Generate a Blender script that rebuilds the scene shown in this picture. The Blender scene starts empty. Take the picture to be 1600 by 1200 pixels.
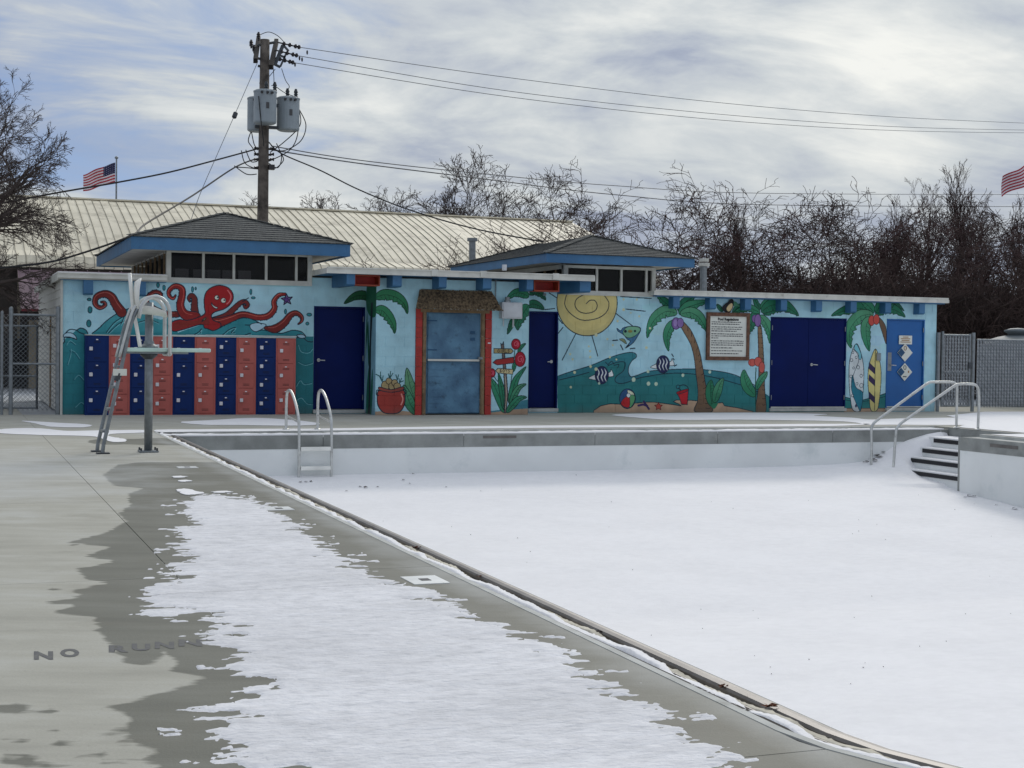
import bpy, bmesh, math, random
import numpy as np
from mathutils import Vector, Matrix
R = math.radians
random.seed(7); rng = np.random.default_rng(7)
SC = bpy.context.scene
COL = SC.collection

# ---------------------------------------------------------------- camera
F_PX, CAM_H, YAW, ROLL, Y0 = 2304.7, 1.4, .3629, R(.7491), 544.26
CAM = np.array([-2.0, -29.838, CAM_H])
PITCH = -math.atan2(600 - Y0, F_PX)
FW = np.array([math.sin(YAW)*math.cos(PITCH), math.cos(YAW)*math.cos(PITCH), math.sin(PITCH)])
_r = np.array([math.cos(YAW), -math.sin(YAW), 0.]); _u = np.cross(_r, FW)
RT = math.cos(ROLL)*_r + math.sin(ROLL)*_u
UP = -math.sin(ROLL)*_r + math.cos(ROLL)*_u
cd = bpy.data.cameras.new('camera'); cam = bpy.data.objects.new('camera', cd); COL.objects.link(cam)
cd.sensor_width = 36; cd.lens = 36*F_PX/1600; cd.clip_start = .1; cd.clip_end = 5000
cam.matrix_world = Matrix(((RT[0], UP[0], -FW[0], CAM[0]), (RT[1], UP[1], -FW[1], CAM[1]), (RT[2], UP[2], -FW[2], CAM[2]), (0, 0, 0, 1)))
SC.camera = cam
def plane(x, y, ax, v):
    d = FW + RT*(x-800)/F_PX - UP*(y-600)/F_PX
    return CAM + (v-CAM[ax])/d[ax]*d
def G(x, y, z=0.):                 # measured point on a level plane
    p = plane(x, y, 2, z); return (float(p[0]), float(p[1]))
def FX(x, y, Y=0.):                # measured point on a plane parallel to the facade
    p = plane(x, y, 1, Y); return (float(p[0]), float(p[2]))
def at(x, y, Y): p = plane(x, y, 1, Y); return tuple(float(v) for v in p)
def proj(P):
    d = np.asarray(P, float)-CAM; z = d@FW
    return 800+F_PX*(d@RT)/z, 600-F_PX*(d@UP)/z

# ---------------------------------------------------------------- sky and sun
SUN_AZ, SUN_EL = R(34), R(30)      # azimuth from +Y towards +X
W = bpy.data.worlds.new('World'); SC.world = W; W.use_nodes = True
nt = W.node_tree; nt.nodes.clear()
def N(t, **k):
    n = nt.nodes.new(t)
    for a, b in k.items(): setattr(n, a, b)
    return n
def M(op, a, b=None, c=None, clamp=False):
    n = N('ShaderNodeMath', operation=op); n.use_clamp = clamp
    for i, v in enumerate((a, b, c)):
        if v is None: continue
        if isinstance(v, (int, float)): n.inputs[i].default_value = v
        else: nt.links.new(v, n.inputs[i])
    return n.outputs[0]
def ramp(fac, stops):
    n = N('ShaderNodeValToRGB'); e = n.color_ramp.elements
    while len(e) < len(stops): e.new(.5)
    for i, (p, c) in enumerate(stops): e[i].position = p; e[i].color = (*c, 1)
    nt.links.new(fac, n.inputs[0]); return n.outputs[0]
def mixc(f, a, b):
    n = N('ShaderNodeMix', data_type='RGBA')
    if isinstance(f, (int, float)): n.inputs[0].default_value = f
    else: nt.links.new(f, n.inputs[0])
    for i, v in ((6, a), (7, b)):
        if isinstance(v, tuple): n.inputs[i].default_value = (*v, 1)
        else: nt.links.new(v, n.inputs[i])
    return n.outputs[2]
sky = N('ShaderNodeTexSky', sky_type='NISHITA'); sky.sun_disc = False
sky.sun_elevation = SUN_EL; sky.sun_rotation = SUN_AZ; sky.air_density = 1.0; sky.dust_density = .6
tc = N('ShaderNodeTexCoord'); sp = N('ShaderNodeSeparateXYZ'); nt.links.new(tc.outputs['Generated'], sp.inputs[0])
dx, dy, dz = sp.outputs
den = M('ADD', M('MAXIMUM', dz, 0.), .19)
cb = N('ShaderNodeCombineXYZ'); nt.links.new(M('DIVIDE', dx, den), cb.inputs[0]); nt.links.new(M('DIVIDE', dy, den), cb.inputs[1])
def noise(scale, detail, dist=0., rough=.5, off=(0, 0, 0), sc=(1, 1, 1)):
    mp = N('ShaderNodeMapping'); mp.inputs[1].default_value = off; mp.inputs[2].default_value = (0, 0, YAW); mp.inputs[3].default_value = sc
    nt.links.new(cb.outputs[0], mp.inputs[0])
    n = N('ShaderNodeTexNoise'); n.inputs['Scale'].default_value = scale; n.inputs['Detail'].default_value = detail
    n.inputs['Roughness'].default_value = rough; n.inputs['Distortion'].default_value = dist
    nt.links.new(mp.outputs[0], n.inputs['Vector']); return n.outputs[0]
n_big = noise(.8, 3, .5, .5, (6.6, 6.37, 0), (.8, 1, 1)); n_mid = noise(1.7, 9, .8, .6, (9.1, 6.6, 0), (.8, 1, 1)); n_fine = noise(4.4, 7, .7, .55, (1.2, 9.1, 0), (.8, 1, 1))
# thin cover on the left of the view, closed cover towards the right
cov = M('ADD', M('MULTIPLY', n_mid, 1.0), M('MULTIPLY', n_fine, .35))
cov = M('ADD', cov, M('MULTIPLY', n_big, .5))
cov = M('ADD', cov, M('MULTIPLY', M('SUBTRACT', M('ABSOLUTE', M('SUBTRACT', dx, .12)), .10, clamp=True), 1.5))
cov = M('ADD', cov, M('MULTIPLY', M('SUBTRACT', dz, .22, clamp=True), .9))
cov = M('MULTIPLY', M('SUBTRACT', cov, .66), 3.0, clamp=True)
shade = M('ADD', M('MULTIPLY', n_big, .50), M('ADD', M('MULTIPLY', n_mid, .42), M('MULTIPLY', n_fine, .18)))
sund = (math.sin(SUN_AZ)*math.cos(SUN_EL), math.cos(SUN_AZ)*math.cos(SUN_EL), math.sin(SUN_EL))
vd = N('ShaderNodeVectorMath', operation='DOT_PRODUCT'); nt.links.new(tc.outputs['Generated'], vd.inputs[0]); vd.inputs[1].default_value = sund
glow = M('POWER', M('MAXIMUM', vd.outputs['Value'], 0.), 6.)
shade = M('SUBTRACT', M('ADD', shade, M('MULTIPLY', glow, .03)), .012)
SKS = .1
def cs(r, g, b, k=1.):             # photographed sRGB -> radiance for the cloud layer
    f = lambda v: ((v/255+.055)/1.055)**2.4 if v > 10 else v/255/12.92
    return (f(r)*k/SKS, f(g)*k/SKS, f(b)*k/SKS)
def cramp(fac, stops):
    mx = max(max(c) for _, c in stops); o = ramp(fac, [(p, tuple(v/mx for v in c)) for p, c in stops])
    n = N('ShaderNodeVectorMath', operation='SCALE'); n.inputs['Scale'].default_value = mx; nt.links.new(o, n.inputs[0]); return n.outputs[0]
cloud = cramp(shade, [(.43, cs(130, 138, 162)), (.51, cs(160, 168, 184)), (.59, cs(197, 202, 204)), (.69, cs(236, 236, 230))])
haze = M('POWER', M('SUBTRACT', 1., M('MAXIMUM', dz, 0.), clamp=True), 14.)
cloud = mixc(M('MULTIPLY', haze, .35), cloud, cs(208, 213, 212))
blue = mixc(.85, sky.outputs[0], cs(126, 158, 206))
skyc = mixc(M('MULTIPLY', cov, .95), blue, cloud)
_v = N('ShaderNodeVectorMath', operation='SCALE'); nt.links.new(skyc, _v.inputs[0]); nt.links.new(M('ADD', .97, M('MULTIPLY', M('SUBTRACT', dz, .12, clamp=True), .35)), _v.inputs['Scale']); skyc = _v.outputs[0]
bg = N('ShaderNodeBackground'); nt.links.new(skyc, bg.inputs[0]); bg.inputs[1].default_value = SKS
wo = N('ShaderNodeOutputWorld'); nt.links.new(bg.outputs[0], wo.inputs[0])
sl = bpy.data.lights.new('sun', 'SUN'); sl.energy = 1.15; sl.angle = R(22); sl.color = (1., .95, .88)
sun = bpy.data.objects.new('sun', sl); COL.objects.link(sun)
sun.rotation_euler = Vector((-sund[0], -sund[1], -sund[2])).to_track_quat('-Z', 'Y').to_euler()
sun.location = (0, 0, 60)
vs = SC.view_settings; vs.view_transform = 'Standard'; vs.look = 'None'; vs.exposure = .17; vs.gamma = 1; vs.use_curve_mapping = False

# ---------------------------------------------------------------- materials
def lin(c):
    f = lambda v: ((v/255+.055)/1.055)**2.4 if v > 10 else v/255/12.92
    return tuple(f(v) for v in c)
MATS = {}
def mat(name, c, rough=.7, metal=0., var=.12, vs=3., bump=0., bs=40., c2=None, spec=None, dirt=None):
    """procedural paint/metal/wood: base colour broken by two noises, optional bump, optional stains"""
    global nt
    m = bpy.data.materials.new(name); m.use_nodes = True; keep = nt; nt = m.node_tree
    b = nt.nodes['Principled BSDF']; b.inputs['Roughness'].default_value = rough; b.inputs['Metallic'].default_value = metal
    if spec is not None: b.inputs['Specular IOR Level'].default_value = spec
    c = lin(c); geo = N('ShaderNodeNewGeometry')
    tn = N('ShaderNodeTexNoise'); tn.inputs['Scale'].default_value = vs; tn.inputs['Detail'].default_value = 6
    nt.links.new(geo.outputs['Position'], tn.inputs['Vector'])
    cc2 = lin(c2) if c2 else tuple(v*(1-var*1.6) for v in c)
    ca = tuple(min(1, v*(1+var*.5)) for v in c)
    col = ramp(tn.outputs[0], [(.32, cc2), (.66, ca)])
    if dirt:
        t2 = N('ShaderNodeTexNoise'); t2.inputs['Scale'].default_value = dirt[1]; t2.inputs['Detail'].default_value = 8; t2.inputs['Roughness'].default_value = .65
        nt.links.new(geo.outputs['Position'], t2.inputs['Vector'])
        f = M('MULTIPLY', M('SUBTRACT', t2.outputs[0], dirt[2]), 6., clamp=True)
        col = mixc(M('MULTIPLY', f, dirt[3]), col, lin(dirt[0]))
    nt.links.new(col, b.inputs['Base Color'])
    if bump:
        t3 = N('ShaderNodeTexNoise'); t3.inputs['Scale'].default_value = bs; t3.inputs['Detail'].default_value = 5
        nt.links.new(geo.outputs['Position'], t3.inputs['Vector'])
        bp = N('ShaderNodeBump'); bp.inputs['Strength'].default_value = bump; bp.inputs['Distance'].default_value = .02
        nt.links.new(t3.outputs[0], bp.inputs['Height']); nt.links.new(bp.outputs[0], b.inputs['Normal'])
    nt = keep; MATS[name] = m; return m
mat('white_paint', (205, 205, 198), .55, dirt=((120, 118, 108), 7., .56, .5))
mat('fascia_white', (214, 214, 206), .5, dirt=((120, 115, 100), 9., .58, .45))
mat('cream_trim', (198, 199, 192), .6, dirt=((120, 118, 108), 5., .58, .4))
mat('eave_blue', (60, 112, 154), .55, var=.12, dirt=((40, 78, 118), 6., .55, .6))
mat('navy_door', (2, 24, 86), .45, var=.1, vs=1.5, spec=.12, dirt=((4, 24, 70), 5., .6, .5))
mat('door_blue', (10, 94, 164), .45, var=.1, vs=1.5, dirt=((60, 110, 160), 3., .62, .4))
mat('locker_navy', (8, 42, 100), .5, spec=.2, var=.08, dirt=((12, 26, 70), 6., .6, .4))
mat('locker_coral', (184, 100, 92), .5, spec=.2, var=.08, dirt=((150, 70, 64), 6., .6, .4))
mat('black_slot', (16, 16, 20), .8)
mat('lock_white', (225, 222, 225), .35)
mat('steel', (200, 202, 200), .35, .55, var=.1, vs=9., dirt=((110, 108, 100), 12., .56, .5))
mat('galvanised', (134, 140, 144), .45, .55, var=.15, vs=12.)
mat('dark_steel', (74, 78, 82), .5, .5, var=.2, vs=8.)
mat('fiberglass', (238, 238, 232), .35, dirt=((150, 150, 140), 9., .6, .4))
mat('pale_green', (196, 222, 212), .45, dirt=((130, 140, 132), 9., .58, .5))
mat('shingle', (94, 96, 94), .9, var=.35, vs=26., bump=.5, bs=60., dirt=((58, 60, 60), 3., .5, .6))
mat('glass_dark', (20, 21, 22), .15, spec=.25, var=.1)
MATS['glass_dark'].node_tree.nodes['Principled BSDF'].inputs['Alpha'].default_value = .5
mat('soffit', (196, 194, 186), .8, dirt=((120, 116, 106), 2.5, .55, .5))
mat('stud_wood', (150, 128, 100), .8, var=.3, vs=6.)
mat('box_white', (190, 186, 190), .7)
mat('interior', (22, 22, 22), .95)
mat('thatch', (142, 124, 98), .95, var=.5, vs=22., c2=(62, 52, 42))
mat('pilaster_red', (176, 48, 42), .6, var=.15, vs=5., dirt=((110, 36, 34), 9., .58, .5))
mat('bamboo', (142, 118, 88), .7, var=.3, vs=8., dirt=((84, 62, 42), 8., .54, .6))
mat('dutch_door', (88, 130, 158), .6, var=.2, vs=3., c2=(62, 98, 128), bump=.4, bs=24., dirt=((34, 52, 66), 5.5, .56, .7))
mat('orange_paint', (158, 60, 34), .6, var=.2)
mat('sign_white', (222, 224, 214), .5, var=.04)
mat('sign_wood', (112, 78, 60), .75, var=.3, vs=12., dirt=((60, 40, 30), 9., .55, .5))
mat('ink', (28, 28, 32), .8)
mat('ink_orange', (160, 110, 60), .8)
mat('ink_blue', (40, 84, 120), .7)
mat('ink_grey', (84, 84, 86), .8)
mat('pole_wood', (104, 96, 88), .9, var=.35, vs=5., c2=(60, 54, 50), bump=.5, bs=18.)
mat('crossarm_wood', (34, 29, 27), .9, var=.3, vs=6.)
mat('insulator', (38, 34, 36), .3)
mat('transformer', (150, 160, 166), .5, .0, var=.08, dirt=((104, 112, 116), 4., .58, .6))
mat('cable', (30, 30, 32), .7)
mat('wire_far', (92, 96, 102), .6)
mat('roof_metal', (230, 221, 197), .6, .0, var=.08, vs=.8, dirt=((168, 160, 140), 1.1, .5, .75))
mat('seam_dark', (150, 143, 124), .7, var=.2)  # roof ribs, a darker tone than the panels
mat('wall_brown', (64, 58, 52), .85, var=.15)
mat('wall_beige', (150, 140, 122), .85, var=.1)
mat('awning_mauve', (122, 98, 108), .6, var=.12, vs=1.5)
mat('awning_edge', (110, 30, 44), .6)
mat('siding', (206, 206, 200), .65, var=.06, dirt=((130, 128, 120), 4., .58, .5))
mat('bark_grey', (84, 75, 70), .95, var=.3, vs=6.)
mat('twig_grey', (84, 74, 70), .95, var=.3, vs=2.)
mat('bark_dark', (46, 38, 37), .95, var=.3, vs=5.)
mat('twig_red', (76, 55, 53), .95, var=.4, vs=1.2)
mat('twig_brown', (76, 60, 55), .95, var=.4, vs=1.2)
mat('flag_red', (168, 34, 52), .8, var=.1); mat('flag_white', (214, 206, 212), .8, var=.05); mat('flag_blue', (36, 40, 78), .8, var=.1)
mat('tank_grey', (104, 112, 116), .6, var=.15, bump=.3, bs=20.)
mat('leaf_brown', (104, 62, 40), .85, var=.4, vs=20.)
mat('leaf_dark', (44, 32, 28), .9, var=.4, vs=20.)
mat('rubber', (20, 20, 22), .8)
mat('band_concrete', (146, 149, 146), .85, var=.16, vs=3., bump=.3, bs=30., dirt=((176, 176, 166), 2.2, .62, .6))
mat('pool_white', (228, 231, 230), .6, var=.05, vs=1.2, dirt=((196, 204, 204), 1.4, .55, .6))
mat('step_black', (18, 20, 26), .6)
mat('bullnose', (186, 188, 184), .8, var=.12, vs=6., dirt=((130, 130, 124), 5., .56, .6))
mat('gutter_rail', (112, 108, 104), .45, .2, var=.2, vs=5., dirt=((90, 80, 72), 6., .55, .6))
mat('gutter_dirt', (206, 200, 184), .9, var=.2, vs=9., dirt=((120, 104, 80), 12., .6, .8))
mat('grout_dark', (46, 42, 40), .9)
mat('tile_white', (226, 228, 226), .4, dirt=((150, 150, 146), 20., .58, .6))
mat('slat_grey', (168, 172, 176), .5, var=.12, vs=4., dirt=((168, 172, 176), 3., .6, .5))
mat('stencil', (84, 85, 88), .85, var=.2, vs=30., c2=(104, 104, 100))
mat('far_wood', (72, 62, 62), 1., var=.4, vs=.6)
mat('white_box', (196, 200, 204), .5, dirt=((140, 144, 146), 8., .6, .4))
mat('ground_far', (190, 194, 198), .95, var=.15, vs=.15, dirt=((110, 104, 92), .25, .52, .8))

# snow: soft bright, gentle wind texture
def snow_mat(name, c, dirty=0., bump=.25):
    global nt
    m = bpy.data.materials.new(name); m.use_nodes = True; keep = nt; nt = m.node_tree
    b = nt.nodes['Principled BSDF']; b.inputs['Roughness'].default_value = .85
    b.inputs['Specular IOR Level'].default_value = .2
    b.inputs['Subsurface Weight'].default_value = 0
    geo = N('ShaderNodeNewGeometry'); mp = N('ShaderNodeMapping'); mp.inputs[2].default_value = (0, 0, YAW); mp.inputs[3].default_value = (1, 1.6, 1)
    nt.links.new(geo.outputs['Position'], mp.inputs[0])
    def nz(s, d, v=mp.outputs[0]):
        t = N('ShaderNodeTexNoise'); t.inputs['Scale'].default_value = s; t.inputs['Detail'].default_value = d; t.inputs['Roughness'].default_value = .6
        nt.links.new(v, t.inputs['Vector']); return t.outputs[0]
    c = lin(c)
    f = M('ADD', M('MULTIPLY', nz(.7, 4), .5), M('MULTIPLY', nz(7., 6), .5))
    col = ramp(f, [(.36, tuple(v*(.93-dirty*.4) for v in c)), (.6, c)])
    if dirty:
        g = M('MULTIPLY', M('SUBTRACT', nz(9., 9), .52), 5., clamp=True)
        col = mixc(M('MULTIPLY', g, dirty), col, lin((168, 170, 174)))
    nt.links.new(col, b.inputs['Base Color'])
    bp = N('ShaderNodeBump'); bp.inputs['Strength'].default_value = bump; bp.inputs['Distance'].default_value = .03
    nt.links.new(M('ADD', nz(3., 5), M('MULTIPLY', nz(24., 4), .35)), bp.inputs['Height']); nt.links.new(bp.outputs[0], b.inputs['Normal'])
    nt = keep; MATS[name] = m; return m
snow_mat('snow', (243, 242, 243)); snow_mat('snow_thin', (232, 232, 235), .4, .8)

# deck concrete: wet edge comes from a distance field stored on the slabs, broken up by noise
def deck_mat():
    global nt
    m = bpy.data.materials.new('deck_concrete'); m.use_nodes = True; keep = nt; nt = m.node_tree
    b = nt.nodes['Principled BSDF']; geo = N('ShaderNodeNewGeometry')
    mp = N('ShaderNodeMapping'); mp.inputs[2].default_value = (0, 0, YAW); nt.links.new(geo.outputs['Position'], mp.inputs[0])
    m2 = N('ShaderNodeMapping'); m2.inputs[3].default_value = (.45, 1.9, 1); nt.links.new(mp.outputs[0], m2.inputs[0])
    def nz(s, d, v=mp.outputs[0], r=.6):
        t = N('ShaderNodeTexNoise'); t.inputs['Scale'].default_value = s; t.inputs['Detail'].default_value = d; t.inputs['Roughness'].default_value = r
        nt.links.new(v, t.inputs['Vector']); return t.outputs[0]
    broom = nz(2.2, 8, m2.outputs[0]); mott = nz(1.1, 6); grain = nz(90., 3)
    f = M('ADD', M('MULTIPLY', broom, .42), M('ADD', M('MULTIPLY', mott, .28), M('MULTIPLY', M('ADD', grain, M('MULTIPLY', nz(320., 2), .8)), .17)))
    dry = ramp(f, [(.36, lin((156, 154, 144))), (.5, lin((174, 172, 161))), (.66, lin((190, 190, 183)))])
    wet = ramp(f, [(.36, lin((98, 98, 89))), (.5, lin((111, 111, 101))), (.68, lin((130, 130, 121)))])
    at_ = N('ShaderNodeAttribute', attribute_name='wet')
    a = M('ADD', at_.outputs['Fac'], M('MULTIPLY', M('SUBTRACT', nz(6., 5, m2.outputs[0], .55), .5), .13))
    k = M('MULTIPLY', a, 42., clamp=True)
    col = mixc(k, dry, wet)
    spk = M('MULTIPLY', M('SUBTRACT', nz(38., 6, r=.75), .60), 9., clamp=True); col = mixc(M('MULTIPLY', spk, .35), col, lin((92, 88, 78)))
    stn = M('MULTIPLY', M('SUBTRACT', nz(1.7, 8, r=.7), .56), 5., clamp=True); col = mixc(M('MULTIPLY', stn, .28), col, lin((112, 106, 92)))
    # frost bloom, pale and soft edged
    fr = N('ShaderNodeAttribute', attribute_name='frost')
    fk = M('MULTIPLY', M('ADD', fr.outputs['Fac'], M('MULTIPLY', M('SUBTRACT', mott, .5), 1.6)), 1.1, clamp=True)
    col = mixc(M('MULTIPLY', fk, .5), col, lin((192, 195, 196)))
    nt.links.new(col, b.inputs['Base Color'])
    nt.links.new(M('SUBTRACT', .9, M('MULTIPLY', k, .25)), b.inputs['Roughness']); b.inputs['Specular IOR Level'].default_value = .22
    bp = N('ShaderNodeBump'); bp.inputs['Strength'].default_value = .45; bp.inputs['Distance'].default_value = .01
    nt.links.new(M('ADD', M('MULTIPLY', broom, .7), M('MULTIPLY', grain, .3)), bp.inputs['Height']); nt.links.new(bp.outputs[0], b.inputs['Normal'])
    nt = keep; MATS['deck'] = m
deck_mat()

# ---------------------------------------------------------------- objects
ORG = {}
def tag(o, label=None, cat=None, group=None, kind=None):
    for k, v in (('label', label), ('category', cat), ('group', group), ('kind', kind)):
        if v: o[k] = v
    return o
def root(name, loc, label, cat, group=None):
    o = bpy.data.objects.new(name, None); COL.objects.link(o); o.location = loc; o.empty_display_size = .2
    ORG[o.name] = Vector(loc); return tag(o, label, cat, group)
class MB:
    """collects world-space shapes; build() links them as one object"""
    def __init__(s): s.v = []; s.f = []; s.sm = False
    def add(s, vs, fs):
        n = len(s.v); s.v += [tuple(p) for p in vs]; s.f += [tuple(i+n for i in f) for f in fs]; return s
    def box(s, x0, x1, y0, y1, z0, z1):
        if x0 > x1: x0, x1 = x1, x0
        if y0 > y1: y0, y1 = y1, y0
        if z0 > z1: z0, z1 = z1, z0
        return s.add([(x0,y0,z0),(x1,y0,z0),(x1,y1,z0),(x0,y1,z0),(x0,y0,z1),(x1,y0,z1),(x1,y1,z1),(x0,y1,z1)],
                     [(0,3,2,1),(4,5,6,7),(0,1,5,4),(1,2,6,5),(2,3,7,6),(3,0,4,7)])
    def obox(s, c, ax, ay, az):     # box from centre and half-axis vectors
        c = Vector(c); ax, ay, az = Vector(ax), Vector(ay), Vector(az)
        P = [c+i*ax+j*ay+k*az for k in (-1, 1) for j in (-1, 1) for i in (-1, 1)]
        return s.add(P, [(0,2,3,1),(4,5,7,6),(0,1,5,4),(1,3,7,5),(3,2,6,7),(2,0,4,6)])
    def bar(s, p, q, w, h, up=(0, 0, 1)):
        p, q = Vector(p), Vector(q); d = q-p; L = d.length; d.normalize(); a = d.cross(Vector(up))
        if a.length < 1e-4: a = d.cross(Vector((1, 0, 0)))
        a.normalize(); b = a.cross(d); return s.obox((p+q)/2, d*L/2, a*w/2, b*h/2)
    def tube(s, pts, r, n=8, cap=True):
        pts = [Vector(p) for p in pts]; m = len(pts)
        rs = r if isinstance(r, (list, tuple)) else [r]*m
        ref = None; V = []
        for i, p in enumerate(pts):
            d = (pts[min(i+1, m-1)]-pts[max(i-1, 0)])
            if d.length < 1e-9: d = Vector((0, 0, 1))
            d.normalize()
            if ref is None: ref = d.orthogonal().normalized()
            a = (ref-d*ref.dot(d))
            a = a.normalized() if a.length > 1e-6 else d.orthogonal().normalized()
            ref = a; b = d.cross(a)
            for k in range(n):
                t = 2*math.pi*k/n; V.append(p+(a*math.cos(t)+b*math.sin(t))*rs[i])
        Fs = [(i*n+k, i*n+(k+1)%n, (i+1)*n+(k+1)%n, (i+1)*n+k) for i in range(m-1) for k in range(n)]
        if cap: Fs += [tuple(range(n))[::-1], tuple((m-1)*n+k for k in range(n))]
        return s.add(V, Fs)
    def lathe(s, c, prof, n=20, ax=(0, 0, 1)):  # prof: (radius, height) along ax
        c = Vector(c); a = Vector(ax).normalized(); u = a.orthogonal().normalized(); w = a.cross(u)
        V = [c+a*h+(u*math.cos(2*math.pi*k/n)+w*math.sin(2*math.pi*k/n))*r for r, h in prof for k in range(n)]
        m = len(prof)
        Fs = [(i*n+k, i*n+(k+1)%n, (i+1)*n+(k+1)%n, (i+1)*n+k) for i in range(m-1) for k in range(n)]
        Fs += [tuple(range(n))[::-1], tuple((m-1)*n+k for k in range(n))]
        return s.add(V, Fs)
    def prism(s, pts, d):           # planar polygon pts extruded by vector d
        n = len(pts); d = Vector(d); P = [Vector(p) for p in pts]
        return s.add(P+[p+d for p in P], [tuple(range(n))[::-1], tuple(range(n, 2*n))]+[(i, (i+1) % n, (i+1) % n+n, i+n) for i in range(n)])
    def quad(s, a, b, c, d): return s.add([a, b, c, d], [(0, 1, 2, 3)])
    def build(s, name, m, parent=None, bevel=0., smooth=False, kind=None, label=None):
        o_ = ORG[parent.name] if parent is not None else Vector((0, 0, 0))
        me = bpy.data.meshes.new(name); me.from_pydata([(v[0]-o_.x, v[1]-o_.y, v[2]-o_.z) for v in s.v], [], s.f); me.update()
        bm = bmesh.new(); bm.from_mesh(me); bmesh.ops.recalc_face_normals(bm, faces=bm.faces)
        if bevel: bmesh.ops.bevel(bm, geom=list(bm.edges), offset=bevel, segments=1, affect='EDGES', profile=.5)
        bm.to_mesh(me); bm.free()
        if smooth: me.shade_smooth()
        me.materials.append(MATS[m] if isinstance(m, str) else m)
        o = bpy.data.objects.new(name, me); COL.objects.link(o)
        if parent is not None: o.parent = parent
        ORG[o.name] = o_.copy()
        if kind: o['kind'] = kind
        if label: o['label'] = label
        return o
def B(*a): return MB().box(*a)
def clone(o, parent=None):
    c = o.copy(); COL.objects.link(c)
    if parent is not None: c.parent = parent
    for ch in o.children: clone(ch, c)
    return c
def raw(name, v, f, m, parent=None, smooth=False, kind=None):
    me = bpy.data.meshes.new(name); me.from_pydata(v, [], f); me.update()
    if smooth: me.shade_smooth()
    me.materials.append(MATS[m]); o = bpy.data.objects.new(name, me); COL.objects.link(o)
    if parent is not None: o.parent = parent
    if kind: o['kind'] = kind
    ORG[o.name] = Vector((0, 0, 0)); return o
def spline(pts, n=6, closed=False):
    P = [np.array(p, float) for p in pts]; m = len(P); out = []
    for i in range(m if closed else m-1):
        a, b, c, d = (P[(i-1) % m] if closed or i > 0 else P[0]), P[i], P[(i+1) % m], (P[(i+2) % m] if closed or i+2 < m else P[-1])
        for k in range(n):
            t = k/n; out.append(.5*((2*b)+(c-a)*t+(2*a-5*b+4*c-d)*t*t+(3*b-a-3*c+d)*t**3))
    if not closed: out.append(P[-1])
    return out
def text_mesh(s, size, xs=1., bold=0.):
    cu = bpy.data.curves.new('t', 'FONT'); cu.body = s; cu.size = size; cu.offset = bold; cu.extrude = .0; cu.resolution_u = 3
    o = bpy.data.objects.new('t', cu); COL.objects.link(o); dg = bpy.context.evaluated_depsgraph_get()
    me = bpy.data.meshes.new_from_object(o.evaluated_get(dg)); v = [(p.co.x*xs, p.co.y) for p in me.vertices]; f = [tuple(p.vertices) for p in me.polygons]
    bpy.data.objects.remove(o); bpy.data.curves.remove(cu); bpy.data.meshes.remove(me); return v, f
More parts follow.
